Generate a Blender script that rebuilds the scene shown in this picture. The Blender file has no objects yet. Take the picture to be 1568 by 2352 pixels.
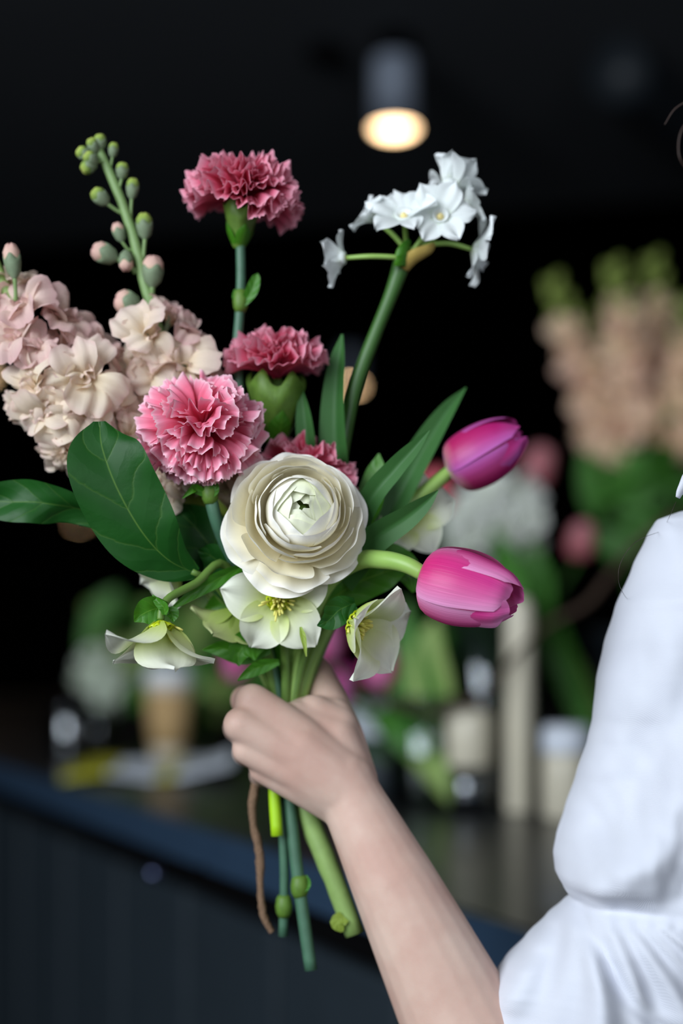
import bpy, bmesh, math, random
from mathutils import Vector, Matrix, noise

# ------------------------------------------------------------------ camera, light, exposure
SC = bpy.context.scene
COL = SC.collection
PI = math.pi
CAM_Z = 1.15                       # camera height (m)
FPX, CX, HOR = 3267.0, 784.0, 1480.0   # 50 mm lens on a 24x36 portrait frame, horizon row
FOCUS = 0.82


def S(px, py, Y):
    """point at depth Y metres seen along the given photograph coordinate"""
    return Vector(((px - CX) / FPX * Y, Y, CAM_Z + (HOR - py) / FPX * Y))


cam_d = bpy.data.cameras.new('camera')
cam = bpy.data.objects.new('camera', cam_d)
COL.objects.link(cam)
cam.location = (0, 0, CAM_Z)
cam.rotation_euler = (PI / 2, 0, 0)
cam_d.sensor_fit = 'VERTICAL'
cam_d.sensor_height = 36.0
cam_d.sensor_width = 24.0
cam_d.lens = 50.0
cam_d.shift_y = (HOR - 1176.0) / 2352.0
cam_d.clip_start = 0.05
cam_d.dof.use_dof = True
cam_d.dof.focus_distance = FOCUS
cam_d.dof.aperture_fstop = 2.0
SC.camera = cam

SC.view_settings.view_transform = 'Standard'
SC.view_settings.look = 'None'
SC.view_settings.exposure = 0.0
SC.view_settings.gamma = 1.0
SC.view_settings.use_curve_mapping = False

W = bpy.data.worlds.new('world')
SC.world = W
W.use_nodes = True
W.node_tree.nodes['Background'].inputs[0].default_value = (0.55, 0.65, 0.85, 1)
W.node_tree.nodes['Background'].inputs[1].default_value = 0.035


def area(name, loc, target, sx, sy, power, color):
    l = bpy.data.lights.new(name, 'AREA')
    l.shape = 'RECTANGLE'
    l.size, l.size_y = sx, sy
    l.energy = power
    l.color = color
    o = bpy.data.objects.new(name, l)
    COL.objects.link(o)
    o.location = loc
    o.rotation_euler = (Vector(target) - Vector(loc)).to_track_quat('-Z', 'Y').to_euler()
    return o


# daylight through the tall shop window, to the left behind the camera, plus an added fill light right of it
area('window_daylight', (-1.6, -1.0, 2.05), (0.0, 1.0, 1.15), 2.0, 1.7, 107, (0.86, 0.93, 1.0))
area('front_fill', (1.0, -2.1, 1.9), (0.1, 1.0, 1.1), 1.4, 2.0, 23, (0.86, 0.92, 1.0))

# ------------------------------------------------------------------ helpers
def lin(c):
    if isinstance(c, str):
        c = c.lstrip('#')
        c = [int(c[i:i + 2], 16) / 255 for i in (0, 2, 4)]
    return tuple((x / 12.92 if x <= 0.04045 else ((x + 0.055) / 1.055) ** 2.4) for x in c) + (1.0,)


WM = {}


def empty(name, loc):
    o = bpy.data.objects.new(name, None)
    o.empty_display_size = 0.02
    COL.objects.link(o)
    o.location = loc
    WM[o] = Matrix.Translation(loc)
    return o


def tag(o, label=None, cat=None, group=None, kind=None):
    if label: o['label'] = label
    if cat: o['category'] = cat
    if group: o['group'] = group
    if kind: o['kind'] = kind
    return o


def thing(name, label, cat, loc, group=None):
    return tag(empty(name, Vector(loc)), label, cat, group)


def mesh(name, verts, faces, mat, grad=None, smooth=True, uvs=None):
    me = bpy.data.meshes.new(name)
    me.from_pydata([tuple(v) for v in verts], [], faces)
    if mat is not None:
        me.materials.append(mat)
    if smooth:
        me.polygons.foreach_set('use_smooth', [True] * len(me.polygons))
    if grad is not None:
        a = me.color_attributes.new('grad', 'FLOAT_COLOR', 'POINT')
        a.data.foreach_set('color', [x for g in grad for x in g])
    me.update()
    return me


def obj(name, me, parent=None, M=None, label=None):
    """link a mesh; M is its world matrix"""
    M = M or Matrix.Identity(4)
    o = bpy.data.objects.new(name, me)
    COL.objects.link(o)
    WM[o] = M
    if parent is not None:
        o.parent = parent
        o.matrix_local = WM[parent].inverted() @ M
    else:
        o.matrix_world = M
    if label: o['label'] = label
    return o


def axis_matrix(origin, axis, roll=0.0, scale=1.0):
    q = Vector(axis).normalized().to_track_quat('Z', 'Y')
    return Matrix.Translation(origin) @ q.to_matrix().to_4x4() @ Matrix.Rotation(roll, 4, 'Z') @ Matrix.Scale(scale, 4)


def cr(pts, t):
    """catmull-rom through pts (tuples/Vectors/floats), t in 0..1"""
    n = len(pts) - 1
    x = min(max(t, 0), 1) * n
    i = min(int(x), n - 1)
    f = x - i
    p1, p2 = pts[i], pts[i + 1]
    p0 = pts[i - 1] if i > 0 else p1 * 2 - p2
    p3 = pts[i + 2] if i + 2 <= n else p2 * 2 - p1
    return 0.5 * ((2 * p1) + (p2 - p0) * f + (2 * p0 - 5 * p1 + 4 * p2 - p3) * f * f + (3 * p1 - p0 - 3 * p2 + p3) * f ** 3)


def tube_data(pts, radii, ns=10, nl=None, cap=True, wob=0.0, flat=1.0):
    pts = [Vector(p) for p in pts]
    nl = nl or max(8, 5 * (len(pts) - 1))
    if not isinstance(radii, (list, tuple)): radii = [radii, radii]
    radii = [float(r) for r in radii]
    P = [cr(pts, i / nl) for i in range(nl + 1)]
    verts, faces, grad = [], [], []
    nrm = None
    for i, p in enumerate(P):
        t = (P[min(i + 1, nl)] - P[max(i - 1, 0)]).normalized()
        if nrm is None:
            nrm = t.orthogonal().normalized()
        nrm = (nrm - t * nrm.dot(t)).normalized()
        b = t.cross(nrm)
        r = cr(radii, i / nl)
        for k in range(ns):
            a = 2 * PI * k / ns
            rr = r * (1 + wob * noise.noise(Vector((i * 0.7, k * 1.3, r * 900))))
            verts.append(p + nrm * (rr * math.cos(a)) + b * (rr * flat * math.sin(a)))
            grad.append((i / nl, k / ns, 0.5, 1))
    for i in range(nl):
        for k in range(ns):
            a, b2 = i * ns + k, i * ns + (k + 1) % ns
            faces.append((a, b2, b2 + ns, a + ns))
    if cap:
        faces.append(tuple(range(ns - 1, -1, -1)))
        faces.append(tuple(nl * ns + k for k in range(ns)))
    return verts, faces, grad


def tube(name, pts, radii, mat, parent=None, ns=10, nl=None, wob=0.0, flat=1.0, label=None):
    v, f, g = tube_data(pts, radii, ns, nl, True, wob, flat)
    o0 = WM[parent].translation if parent is not None else Vector((0, 0, 0))
    return obj(name, mesh(name, [p - o0 for p in v], f, mat, g), parent, Matrix.Translation(o0), label)


def lathe(name, prof, mat, parent=None, M=None, ns=32, label=None, cap=True, lobes=0, lobe_amp=0.0):
    v, f, g = [], [], []
    n = len(prof)
    for i, (r, z) in enumerate(prof):
        for k in range(ns):
            a = 2 * PI * k / ns
            w = lobe_amp * math.cos(lobes * a) * (i / (n - 1)) ** 2 if lobes else 0.0
            v.append((r * math.cos(a), r * math.sin(a), z + w))
            g.append((i / (n - 1), k / ns, 0.5, 1))
    for i in range(n - 1):
        for k in range(ns):
            a, b = i * ns + k, i * ns + (k + 1) % ns
            f.append((a, b, b + ns, a + ns))
    if cap:
        if prof[0][0] > 1e-5: f.append(tuple(range(ns - 1, -1, -1)))
        if prof[-1][0] > 1e-5: f.append(tuple((n - 1) * ns + k for k in range(ns)))
    return obj(name, mesh(name, v, f, mat, g), parent, M, label)


def box(name, lo, hi, mat, parent=None, bevel=0.0, M=None, label=None):
    bm = bmesh.new()
    bmesh.ops.create_cube(bm, size=1)
    lo, hi = Vector(lo), Vector(hi)
    for v in bm.verts:
        v.co = Vector([lo[i] + (v.co[i] + 0.5) * (hi[i] - lo[i]) for i in range(3)])
    if bevel:
        bmesh.ops.bevel(bm, geom=bm.edges[:], offset=bevel, segments=2, affect='EDGES')
    me = bpy.data.meshes.new(name)
    bm.to_mesh(me); bm.free()
    me.materials.append(mat)
    return obj(name, me, parent, M, label)


# ------------------------------------------------------------------ materials
def new_mat(name):
    m = bpy.data.materials.new(name)
    m.use_nodes = True
    nt = m.node_tree
    nt.nodes.clear()
    return m, nt, nt.nodes, nt.links


def plain(name, color, rough=0.5, spec=0.5, metal=0.0, var=0.12, scale=30.0, bump=0.0, coat=0.0):
    m, nt, N, L = new_mat(name)
    out = N.new('ShaderNodeOutputMaterial')
    p = N.new('ShaderNodeBsdfPrincipled')
    tc = N.new('ShaderNodeTexCoord')
    nz = N.new('ShaderNodeTexNoise'); nz.inputs['Scale'].default_value = scale; nz.inputs['Detail'].default_value = 5
    L.new(tc.outputs['Object'], nz.inputs['Vector'])
    mx = N.new('ShaderNodeMix'); mx.data_type = 'RGBA'
    c = lin(color)
    mx.inputs['A'].default_value = tuple(x * (1 - var) for x in c[:3]) + (1,)
    mx.inputs['B'].default_value = tuple(min(1, x * (1 + var)) for x in c[:3]) + (1,)
    L.new(nz.outputs['Fac'], mx.inputs['Factor'])
    L.new(mx.outputs['Result'], p.inputs['Base Color'])
    p.inputs['Roughness'].default_value = rough
    p.inputs['Specular IOR Level'].default_value = spec
    p.inputs['Metallic'].default_value = metal
    p.inputs['Coat Weight'].default_value = coat
    if bump:
        b = N.new('ShaderNodeBump'); b.inputs['Strength'].default_value = bump; b.inputs['Distance'].default_value = 0.002
        L.new(nz.outputs['Fac'], b.inputs['Height']); L.new(b.outputs['Normal'], p.inputs['Normal'])
    L.new(p.outputs['BSDF'], out.inputs['Surface'])
    return m


def petal_mat(name, stops, rough=0.55, trans=0.3, spec=0.25, streak=0.12, streak_scale=22.0, edge=None, bump=0.25, wrink=0.0, mid=None, hue=0.0, edge_pow=4.0):
    """stops: [(position along the petal, colour)], edge: colour towards the side rims, mid: (colour, width) central vein"""
    m, nt, N, L = new_mat(name)
    out = N.new('ShaderNodeOutputMaterial')
    at = N.new('ShaderNodeAttribute'); at.attribute_name = 'grad'
    sep = N.new('ShaderNodeSeparateColor'); L.new(at.outputs['Color'], sep.inputs['Color'])
    ramp = N.new('ShaderNodeValToRGB')
    el = ramp.color_ramp.elements
    el[0].position, el[0].color = stops[0][0], lin(stops[0][1])
    el[1].position, el[1].color = stops[-1][0], lin(stops[-1][1])
    for p, c in stops[1:-1]:
        e = el.new(p); e.color = lin(c)
    L.new(sep.outputs['Red'], ramp.inputs['Fac'])
    col = ramp.outputs['Color']

    def mixc(a, bcol, fac, mode='MIX'):
        mx = N.new('ShaderNodeMix'); mx.data_type = 'RGBA'; mx.blend_type = mode
        L.new(a, mx.inputs['A'])
        if isinstance(bcol, tuple): mx.inputs['B'].default_value = bcol
        else: L.new(bcol, mx.inputs['B'])
        if isinstance(fac, float): mx.inputs['Factor'].default_value = fac
        else: L.new(fac, mx.inputs['Factor'])
        return mx.outputs['Result']

    def mth(op, a, b=None, clamp=False):
        n = N.new('ShaderNodeMath'); n.operation = op; n.use_clamp = clamp
        for i, x in enumerate((a, b)):
            if x is None: continue
            if isinstance(x, (int, float)): n.inputs[i].default_value = x
            else: L.new(x, n.inputs[i])
        return n.outputs[0]
    absu = mth('ABSOLUTE', mth('MULTIPLY', mth('SUBTRACT', sep.outputs['Green'], 0.5), 2.0))
    if edge:
        col = mixc(col, lin(edge), mth('POWER', absu, edge_pow, True))
    if mid:
        col = mixc(col, lin(mid[0]), mth('MULTIPLY', mth('SUBTRACT', 1.0, mth('DIVIDE', absu, mid[1]), True), 0.8))
    oi = N.new('ShaderNodeObjectInfo')
    comb = N.new('ShaderNodeCombineXYZ')
    L.new(mth('MULTIPLY', sep.outputs['Green'], streak_scale), comb.inputs['X'])
    L.new(mth('MULTIPLY', sep.outputs['Red'], 1.6), comb.inputs['Y'])
    L.new(mth('MULTIPLY', oi.outputs['Random'], 40.0), comb.inputs['Z'])
    nz = N.new('ShaderNodeTexNoise'); nz.inputs['Scale'].default_value = 1.0; nz.inputs['Detail'].default_value = 3
    L.new(comb.outputs['Vector'], nz.inputs['Vector'])
    hsv = N.new('ShaderNodeHueSaturation')
    L.new(col, hsv.inputs['Color'])
    val = mth('ADD', mth('MULTIPLY', mth('SUBTRACT', nz.outputs['Fac'], 0.5), streak * 2), mth('ADD', mth('MULTIPLY', oi.outputs['Random'], 0.1), 0.95))
    L.new(val, hsv.inputs['Value'])
    if hue:
        L.new(mth('ADD', mth('MULTIPLY', mth('SUBTRACT', oi.outputs['Random'], 0.5), hue), 0.5), hsv.inputs['Hue'])
    col = hsv.outputs['Color']
    p = N.new('ShaderNodeBsdfPrincipled')
    L.new(col, p.inputs['Base Color'])
    p.inputs['Roughness'].default_value = rough
    p.inputs['Specular IOR Level'].default_value = spec
    bp = N.new('ShaderNodeBump'); bp.inputs['Strength'].default_value = bump; bp.inputs['Distance'].default_value = 0.0006
    h = nz.outputs['Fac']
    if wrink:
        tc = N.new('ShaderNodeTexCoord')
        n2 = N.new('ShaderNodeTexNoise'); n2.inputs['Scale'].default_value = wrink; n2.inputs['Detail'].default_value = 4
        L.new(tc.outputs['Object'], n2.inputs['Vector'])
        h = mth('ADD', mth('MULTIPLY', h, 0.4), mth('MULTIPLY', n2.outputs['Fac'], 1.6))
    L.new(h, bp.inputs['Height'])
    L.new(bp.outputs['Normal'], p.inputs['Normal'])
    tr = N.new('ShaderNodeBsdfTranslucent')
    L.new(col, tr.inputs['Color'])
    ms = N.new('ShaderNodeMixShader'); ms.inputs['Fac'].default_value = trans
    L.new(p.outputs['BSDF'], ms.inputs[1]); L.new(tr.outputs['BSDF'], ms.inputs[2])
    L.new(ms.outputs['Shader'], out.inputs['Surface'])
    return m


def leaf_mat(name, dark, light, vein, rough=0.4, trans=0.15, veins=9.0, vstr=0.6, midw=0.05, quilt=0.6, spec=0.4):
    m, nt, N, L = new_mat(name)
    out = N.new('ShaderNodeOutputMaterial')
    at = N.new('ShaderNodeAttribute'); at.attribute_name = 'grad'
    sep = N.new('ShaderNodeSeparateColor'); L.new(at.outputs['Color'], sep.inputs['Color'])

    def mth(op, a, b=None, clamp=False):
        n = N.new('ShaderNodeMath'); n.operation = op; n.use_clamp = clamp
        for i, x in enumerate((a, b)):
            if x is None: continue
            if isinstance(x, (int, float)): n.inputs[i].default_value = x
            else: L.new(x, n.inputs[i])
        return n.outputs[0]
    absu = mth('ABSOLUTE', mth('MULTIPLY', mth('SUBTRACT', sep.outputs['Green'], 0.5), 2.0))
    tc = N.new('ShaderNodeTexCoord')
    nz = N.new('ShaderNodeTexNoise'); nz.inputs['Scale'].default_value = 60; nz.inputs['Detail'].default_value = 5
    L.new(tc.outputs['Object'], nz.inputs['Vector'])
    mx = N.new('ShaderNodeMix'); mx.data_type = 'RGBA'
    mx.inputs['A'].default_value = lin(dark); mx.inputs['B'].default_value = lin(light)
    L.new(nz.outputs['Fac'], mx.inputs['Factor'])
    midf = mth('SUBTRACT', 1.0, mth('DIVIDE', absu, midw), True)
    # side veins: repeat along v - |u|*0.35
    s = mth('MULTIPLY', mth('SUBTRACT', sep.outputs['Red'], mth('MULTIPLY', absu, 0.22)), veins)
    s = mth('ADD', s, mth('MULTIPLY', nz.outputs['Fac'], 0.5))
    tri = mth('ABSOLUTE', mth('SUBTRACT', mth('FRACT', s), 0.5))
    side = mth('SUBTRACT', 1.0, mth('DIVIDE', tri, 0.05), True)
    vf = mth('MULTIPLY', mth('MAXIMUM', midf, mth('MULTIPLY', side, 0.3)), vstr, True)
    m2 = N.new('ShaderNodeMix'); m2.data_type = 'RGBA'
    L.new(vf, m2.inputs['Factor']); L.new(mx.outputs['Result'], m2.inputs['A']); m2.inputs['B'].default_value = lin(vein)
    p = N.new('ShaderNodeBsdfPrincipled')
    L.new(m2.outputs['Result'], p.inputs['Base Color'])
    p.inputs['Roughness'].default_value = rough
    p.inputs['Specular IOR Level'].default_value = spec
    b = N.new('ShaderNodeBump'); b.inputs['Strength'].default_value = quilt; b.inputs['Distance'].default_value = 0.0025
    L.new(mth('ADD', mth('MULTIPLY', mth('POWER', mth('MULTIPLY', tri, 2.0), 0.6), 0.8), mth('MULTIPLY', nz.outputs['Fac'], 0.5)), b.inputs['Height'])
    L.new(b.outputs['Normal'], p.inputs['Normal'])
    tr = N.new('ShaderNodeBsdfTranslucent'); L.new(m2.outputs['Result'], tr.inputs['Color'])
    ms = N.new('ShaderNodeMixShader'); ms.inputs['Fac'].default_value = trans
    L.new(p.outputs['BSDF'], ms.inputs[1]); L.new(tr.outputs['BSDF'], ms.inputs[2])
    L.new(ms.outputs['Shader'], out.inputs['Surface'])
    return m


def emit_mat(name, color, strength):
    m, nt, N, L = new_mat(name)
    out = N.new('ShaderNodeOutputMaterial'); e = N.new('ShaderNodeEmission')
    e.inputs[0].default_value = color; e.inputs[1].default_value = strength
    L.new(e.outputs[0], out.inputs['Surface'])
    return m


def glass_mat(name, tint, refl=0.12):
    m, nt, N, L = new_mat(name)
    out = N.new('ShaderNodeOutputMaterial')
    t = N.new('ShaderNodeBsdfTransparent'); t.inputs[0].default_value = lin(tint)
    g = N.new('ShaderNodeBsdfGlossy'); g.inputs['Roughness'].default_value = 0.05; g.inputs[0].default_value = (0.9, 0.95, 1, 1)
    lw = N.new('ShaderNodeLayerWeight'); lw.inputs[0].default_value = 0.25
    mt = N.new('ShaderNodeMath'); mt.operation = 'MULTIPLY_ADD'; mt.inputs[1].default_value = 0.8; mt.inputs[2].default_value = refl
    L.new(lw.outputs['Fresnel'], mt.inputs[0])
    ms = N.new('ShaderNodeMixShader'); L.new(mt.outputs[0], ms.inputs['Fac'])
    L.new(t.outputs[0], ms.inputs[1]); L.new(g.outputs[0], ms.inputs[2])
    L.new(ms.outputs[0], out.inputs['Surface'])
    return m


M_ranun = petal_mat('ranunculus_white', [(0, '#dfdf9c'), (0.3, '#f1e6c0'), (0.7, '#f8f2da'), (1, '#fcfaf5')], 0.5, 0.13, 0.25, 0.03, 26, bump=0.10)
M_ranun_in = petal_mat('ranunculus_inner', [(0, '#c2d07c'), (0.5, '#e4e9ba'), (1, '#f2f4dc')], 0.5, 0.13, 0.25, 0.03, 26, bump=0.12)
M_carn = petal_mat('carnation_pink', [(0, '#d84a68'), (0.45, '#ea5f7e'), (0.8, '#f07f9c'), (0.93, '#f4a3bb'), (1, '#fad3df')], 0.6, 0.28, 0.2, 0.10, 26, bump=0.35)
M_carn_far = petal_mat('carnation_deep', [(0, '#c83a5a'), (0.45, '#dd4f70'), (0.85, '#e87592'), (1, '#f3b0c2')], 0.6, 0.28, 0.2, 0.10, 26, bump=0.35)
M_stock = petal_mat('stock_peach', [(0, '#d3c880'), (0.18, '#f3d8ac'), (0.6, '#fbebd3'), (0.9, '#fbe9da'), (1, '#f4d9cf')], 0.6, 0.36, 0.2, 0.05, 18, bump=0.4, wrink=250, hue=0.02)
M_stock_pink = petal_mat('stock_blush', [(0, '#d8c184'), (0.2, '#f0d0b3'), (0.6, '#f6ddd0'), (1, '#ecc6c4')], 0.6, 0.36, 0.2, 0.05, 18, bump=0.4, wrink=250)
M_bud = petal_mat('bud_blush', [(0, '#cdbb86'), (0.3, '#e3bfae'), (1, '#cf9a98')], 0.6, 0.2, 0.2, 0.1, 14)
M_budg = petal_mat('bud_green', [(0, '#5d8055'), (0.5, '#9db453'), (1, '#d8dc7e')], 0.6, 0.2, 0.2, 0.1, 14)
M_calyx = plain('sepal_green', '#748468', 0.6, 0.3, var=0.25, scale=300)
M_stem_stock = plain('stock_stem', '#76925a', 0.5, 0.4, var=0.2, scale=150)
M_stem_stock_low = plain('stock_stem_thick', '#86a35c', 0.5, 0.4, var=0.2, scale=150)
M_stem_carn = plain('carnation_stem', '#456b54', 0.45, 0.4, var=0.3, scale=120)
M_calyx_carn = plain('carnation_calyx', '#587a2c', 0.5, 0.4, var=0.45, scale=220)
M_stem_daff = plain('daffodil_stem', '#3a6129', 0.4, 0.4, var=0.15, scale=80)
M_stem_lime = plain('lime_stem', '#a3d020', 0.4, 0.4, var=0.1, scale=80)
M_stem_shaded = plain('shaded_stem', '#5f7f38', 0.45, 0.4, var=0.15, scale=80)  # darkened green: shade inside the stem bunch is put into the colour
M_stem_tulip = plain('tulip_stem', '#8fb35a', 0.4, 0.4, var=0.1, scale=80)
M_daff = petal_mat('paperwhite', [(0, '#dce7c8'), (0.3, '#f0f5f3'), (1, '#f6fafb')], 0.5, 0.3, 0.25, 0.05, 14)
M_corona = plain('corona_yellow', '#f0dc96', 0.5, 0.3)
M_spathe = plain('spathe_tan', '#b39a52', 0.6, 0.2, var=0.3, scale=120)
M_tulip = petal_mat('tulip_pink', [(0, '#efe2c8'), (0.05, '#d63a78'), (0.3, '#d22c7c'), (0.7, '#d93f92'), (1, '#e471b4')], 0.42, 0.18, 0.35, 0.22, 60, edge='#f2a6d6', bump=0.35, edge_pow=2.2)  # wide pale rims also paint in the brightness of the lit petal faces
M_tulip_d = petal_mat('tulip_deep', [(0, '#dcd0b8'), (0.14, '#d18a96'), (0.28, '#b52462'), (0.7, '#b81f70'), (1, '#c84a9a')], 0.42, 0.15, 0.35, 0.2, 40, edge='#c868bc', bump=0.30, edge_pow=2.5)
M_helle = petal_mat('hellebore_cream', [(0, '#b9cf4e'), (0.3, '#dbe5a0'), (0.6, '#f1f4de'), (1, '#f5f6ea')], 0.5, 0.3, 0.25, 0.06, 12, bump=0.3)
M_helle_g = petal_mat('hellebore_green', [(0, '#9dbb45'), (0.5, '#c2d37e'), (1, '#d7dfa6')], 0.5, 0.3, 0.25, 0.06, 12, bump=0.3)
M_stamen = plain('stamen_yellow', '#e6df7a', 0.5, 0.3, var=0.2, scale=300)
M_nect = plain('nectary_green', '#b5c416', 0.45, 0.4, var=0.3, scale=300)
M_leaf_dark = leaf_mat('leaf_dark', '#123f12', '#1f5a1c', '#6f9440', 0.46, 0.12, 4.5, 0.5, 0.03, 0.3, spec=0.25)
M_leaf_blue = leaf_mat('leaf_bluegreen', '#2f5f2c', '#3f6c36', '#5c8a5c', 0.5, 0.12, 0.0, 0.2, 0.03, 0.2, spec=0.25)
M_leaf_mid = leaf_mat('leaf_fresh', '#2f6d12', '#4b8c1c', '#8ab84a', 0.42, 0.25, 5, 0.4, 0.05, 0.15)
M_leaf_lime = leaf_mat('leaf_lime', '#7f9a2e', '#a8bf55', '#c5d684', 0.45, 0.3, 5, 0.3, 0.05, 0.15)
M_twine = plain('twine_brown', '#7d6450', 0.85, 0.1, var=0.4, scale=600, bump=0.8)
M_hair = plain('hair_brown', '#352722', 0.5, 0.4)


def skin_material():
    m, nt, N, L = new_mat('skin')
    out = N.new('ShaderNodeOutputMaterial'); p = N.new('ShaderNodeBsdfPrincipled')
    tc = N.new('ShaderNodeTexCoord')
    a = N.new('ShaderNodeTexNoise'); a.inputs['Scale'].default_value = 28; a.inputs['Detail'].default_value = 4
    b = N.new('ShaderNodeTexNoise'); b.inputs['Scale'].default_value = 900; b.inputs['Detail'].default_value = 3
    L.new(tc.outputs['Object'], a.inputs['Vector']); L.new(tc.outputs['Object'], b.inputs['Vector'])
    r = N.new('ShaderNodeValToRGB')
    r.color_ramp.elements[0].position = 0.36; r.color_ramp.elements[0].color = lin('#c9a394')
    r.color_ramp.elements[1].position = 0.66; r.color_ramp.elements[1].color = lin('#d6b9a9')
    L.new(a.outputs['Fac'], r.inputs['Fac'])
    v = N.new('ShaderNodeTexVoronoi'); v.inputs['Scale'].default_value = 55
    L.new(tc.outputs['Object'], v.inputs['Vector'])
    fr = N.new('ShaderNodeValToRGB')
    fr.color_ramp.elements[0].position = 0.018; fr.color_ramp.elements[0].color = (1, 1, 1, 1)
    fr.color_ramp.elements[1].position = 0.045; fr.color_ramp.elements[1].color = (0, 0, 0, 1)
    L.new(v.outputs['Distance'], fr.inputs['Fac'])
    mu = N.new('ShaderNodeMath'); mu.operation = 'MULTIPLY'; mu.inputs[1].default_value = 0.3
    L.new(fr.outputs['Color'], mu.inputs[0])
    mx = N.new('ShaderNodeMix'); mx.data_type = 'RGBA'
    L.new(mu.outputs[0], mx.inputs['Factor']); L.new(r.outputs['Color'], mx.inputs['A']); mx.inputs['B'].default_value = lin('#9a6a55')
    L.new(mx.outputs['Result'], p.inputs['Base Color'])
    p.inputs['Roughness'].default_value = 0.5
    p.inputs['Specular IOR Level'].default_value = 0.35
    p.inputs['Subsurface Weight'].default_value = 0.12
    p.inputs['Subsurface Radius'].default_value = (1.0, 0.4, 0.25)
    p.inputs['Subsurface Scale'].default_value = 0.006
    bp = N.new('ShaderNodeBump'); bp.inputs['Strength'].default_value = 0.15; bp.inputs['Distance'].default_value = 0.0004
    L.new(b.outputs['Fac'], bp.inputs['Height']); L.new(bp.outputs['Normal'], p.inputs['Normal'])
    L.new(p.outputs['BSDF'], out.inputs['Surface'])
    return m


def cloth_material():
    m, nt, N, L = new_mat('white_cotton')
    out = N.new('ShaderNodeOutputMaterial'); p = N.new('ShaderNodeBsdfPrincipled')
    tc = N.new('ShaderNodeTexCoord')
    w1 = N.new('ShaderNodeTexWave'); w1.inputs['Scale'].default_value = 700; w1.bands_direction = 'DIAGONAL'
    L.new(tc.outputs['Object'], w1.inputs['Vector'])
    n = N.new('ShaderNodeTexNoise'); n.inputs['Scale'].default_value = 40; n.inputs['Detail'].default_value = 6
    L.new(tc.outputs['Object'], n.inputs['Vector'])
    r = N.new('ShaderNodeMix'); r.data_type = 'RGBA'
    r.inputs['A'].default_value = lin('#cccfda'); r.inputs['B'].default_value = lin('#d4d7e0')
    L.new(n.outputs['Fac'], r.inputs['Factor']); L.new(r.outputs['Result'], p.inputs['Base Color'])
    p.inputs['Roughness'].default_value = 0.85; p.inputs['Specular IOR Level'].default_value = 0.15
    p.inputs['Sheen Weight'].default_value = 0.15
    b = N.new('ShaderNodeBump'); b.inputs['Strength'].default_value = 0.12; b.inputs['Distance'].default_value = 0.0004
    L.new(w1.outputs['Fac'], b.inputs['Height']); L.new(b.outputs['Normal'], p.inputs['Normal'])
    L.new(p.outputs['BSDF'], out.inputs['Surface'])
    return m


M_skin = skin_material()
M_cloth = cloth_material()

# ------------------------------------------------------------------ the room
M_ceil = plain('ceiling_charcoal', '#55585d', 0.9, 0.1, var=0.12, scale=1.5)
M_black = plain('black_paint', '#0d0d0e', 0.95, 0.05, var=0.1, scale=2)
M_floor = plain('dark_floor', '#16181b', 0.7, 0.2, var=0.2, scale=3)
M_wall = plain('dark_wall', '#111214', 0.9, 0.1, var=0.15, scale=2)
RX0, RX1, RY0, RY1 = -4.2, 4.2, -3.0, 19.0


def structure(o): return tag(o, kind='structure')


structure(box('floor', (RX0, RY0, -0.1), (RX1, RY1, 0), M_floor))
structure(box('wall_back', (RX0 - 0.1, RY1, 0), (RX1 + 0.1, RY1 + 0.1, 3.5), M_black))
structure(box('wall_left', (RX0 - 0.1, RY0, 0), (RX0, RY1, 3.5), M_wall))
structure(box('wall_right', (RX1, RY0, 0), (RX1 + 0.1, RY1, 3.5), M_wall))
CEIL = 2.82
v = [(RX0, RY0, CEIL), (RX1, RY0, CEIL), (RX1, 4.6, CEIL), (RX0, 6.7, CEIL),
     (RX0, RY0, 3.5), (RX1, RY0, 3.5), (RX1, 4.6, 3.5), (RX0, 6.7, 3.5)]
structure(obj('ceiling', mesh('ceiling', v, [(0, 3, 2, 1), (4, 5, 6, 7), (0, 1, 5, 4), (1, 2, 6, 5), (2, 3, 7, 6), (3, 0, 4, 7)], M_ceil, smooth=False)))
structure(box('ceiling', (RX0, 4.6, 3.5), (RX1, RY1, 3.6), M_black))
structure(box('trim_1', (RX0, 0, 0), (RX1, 0.06, 0.18), M_black, M=Matrix.Translation((0, RY1 - 0.07, 0))))

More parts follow.
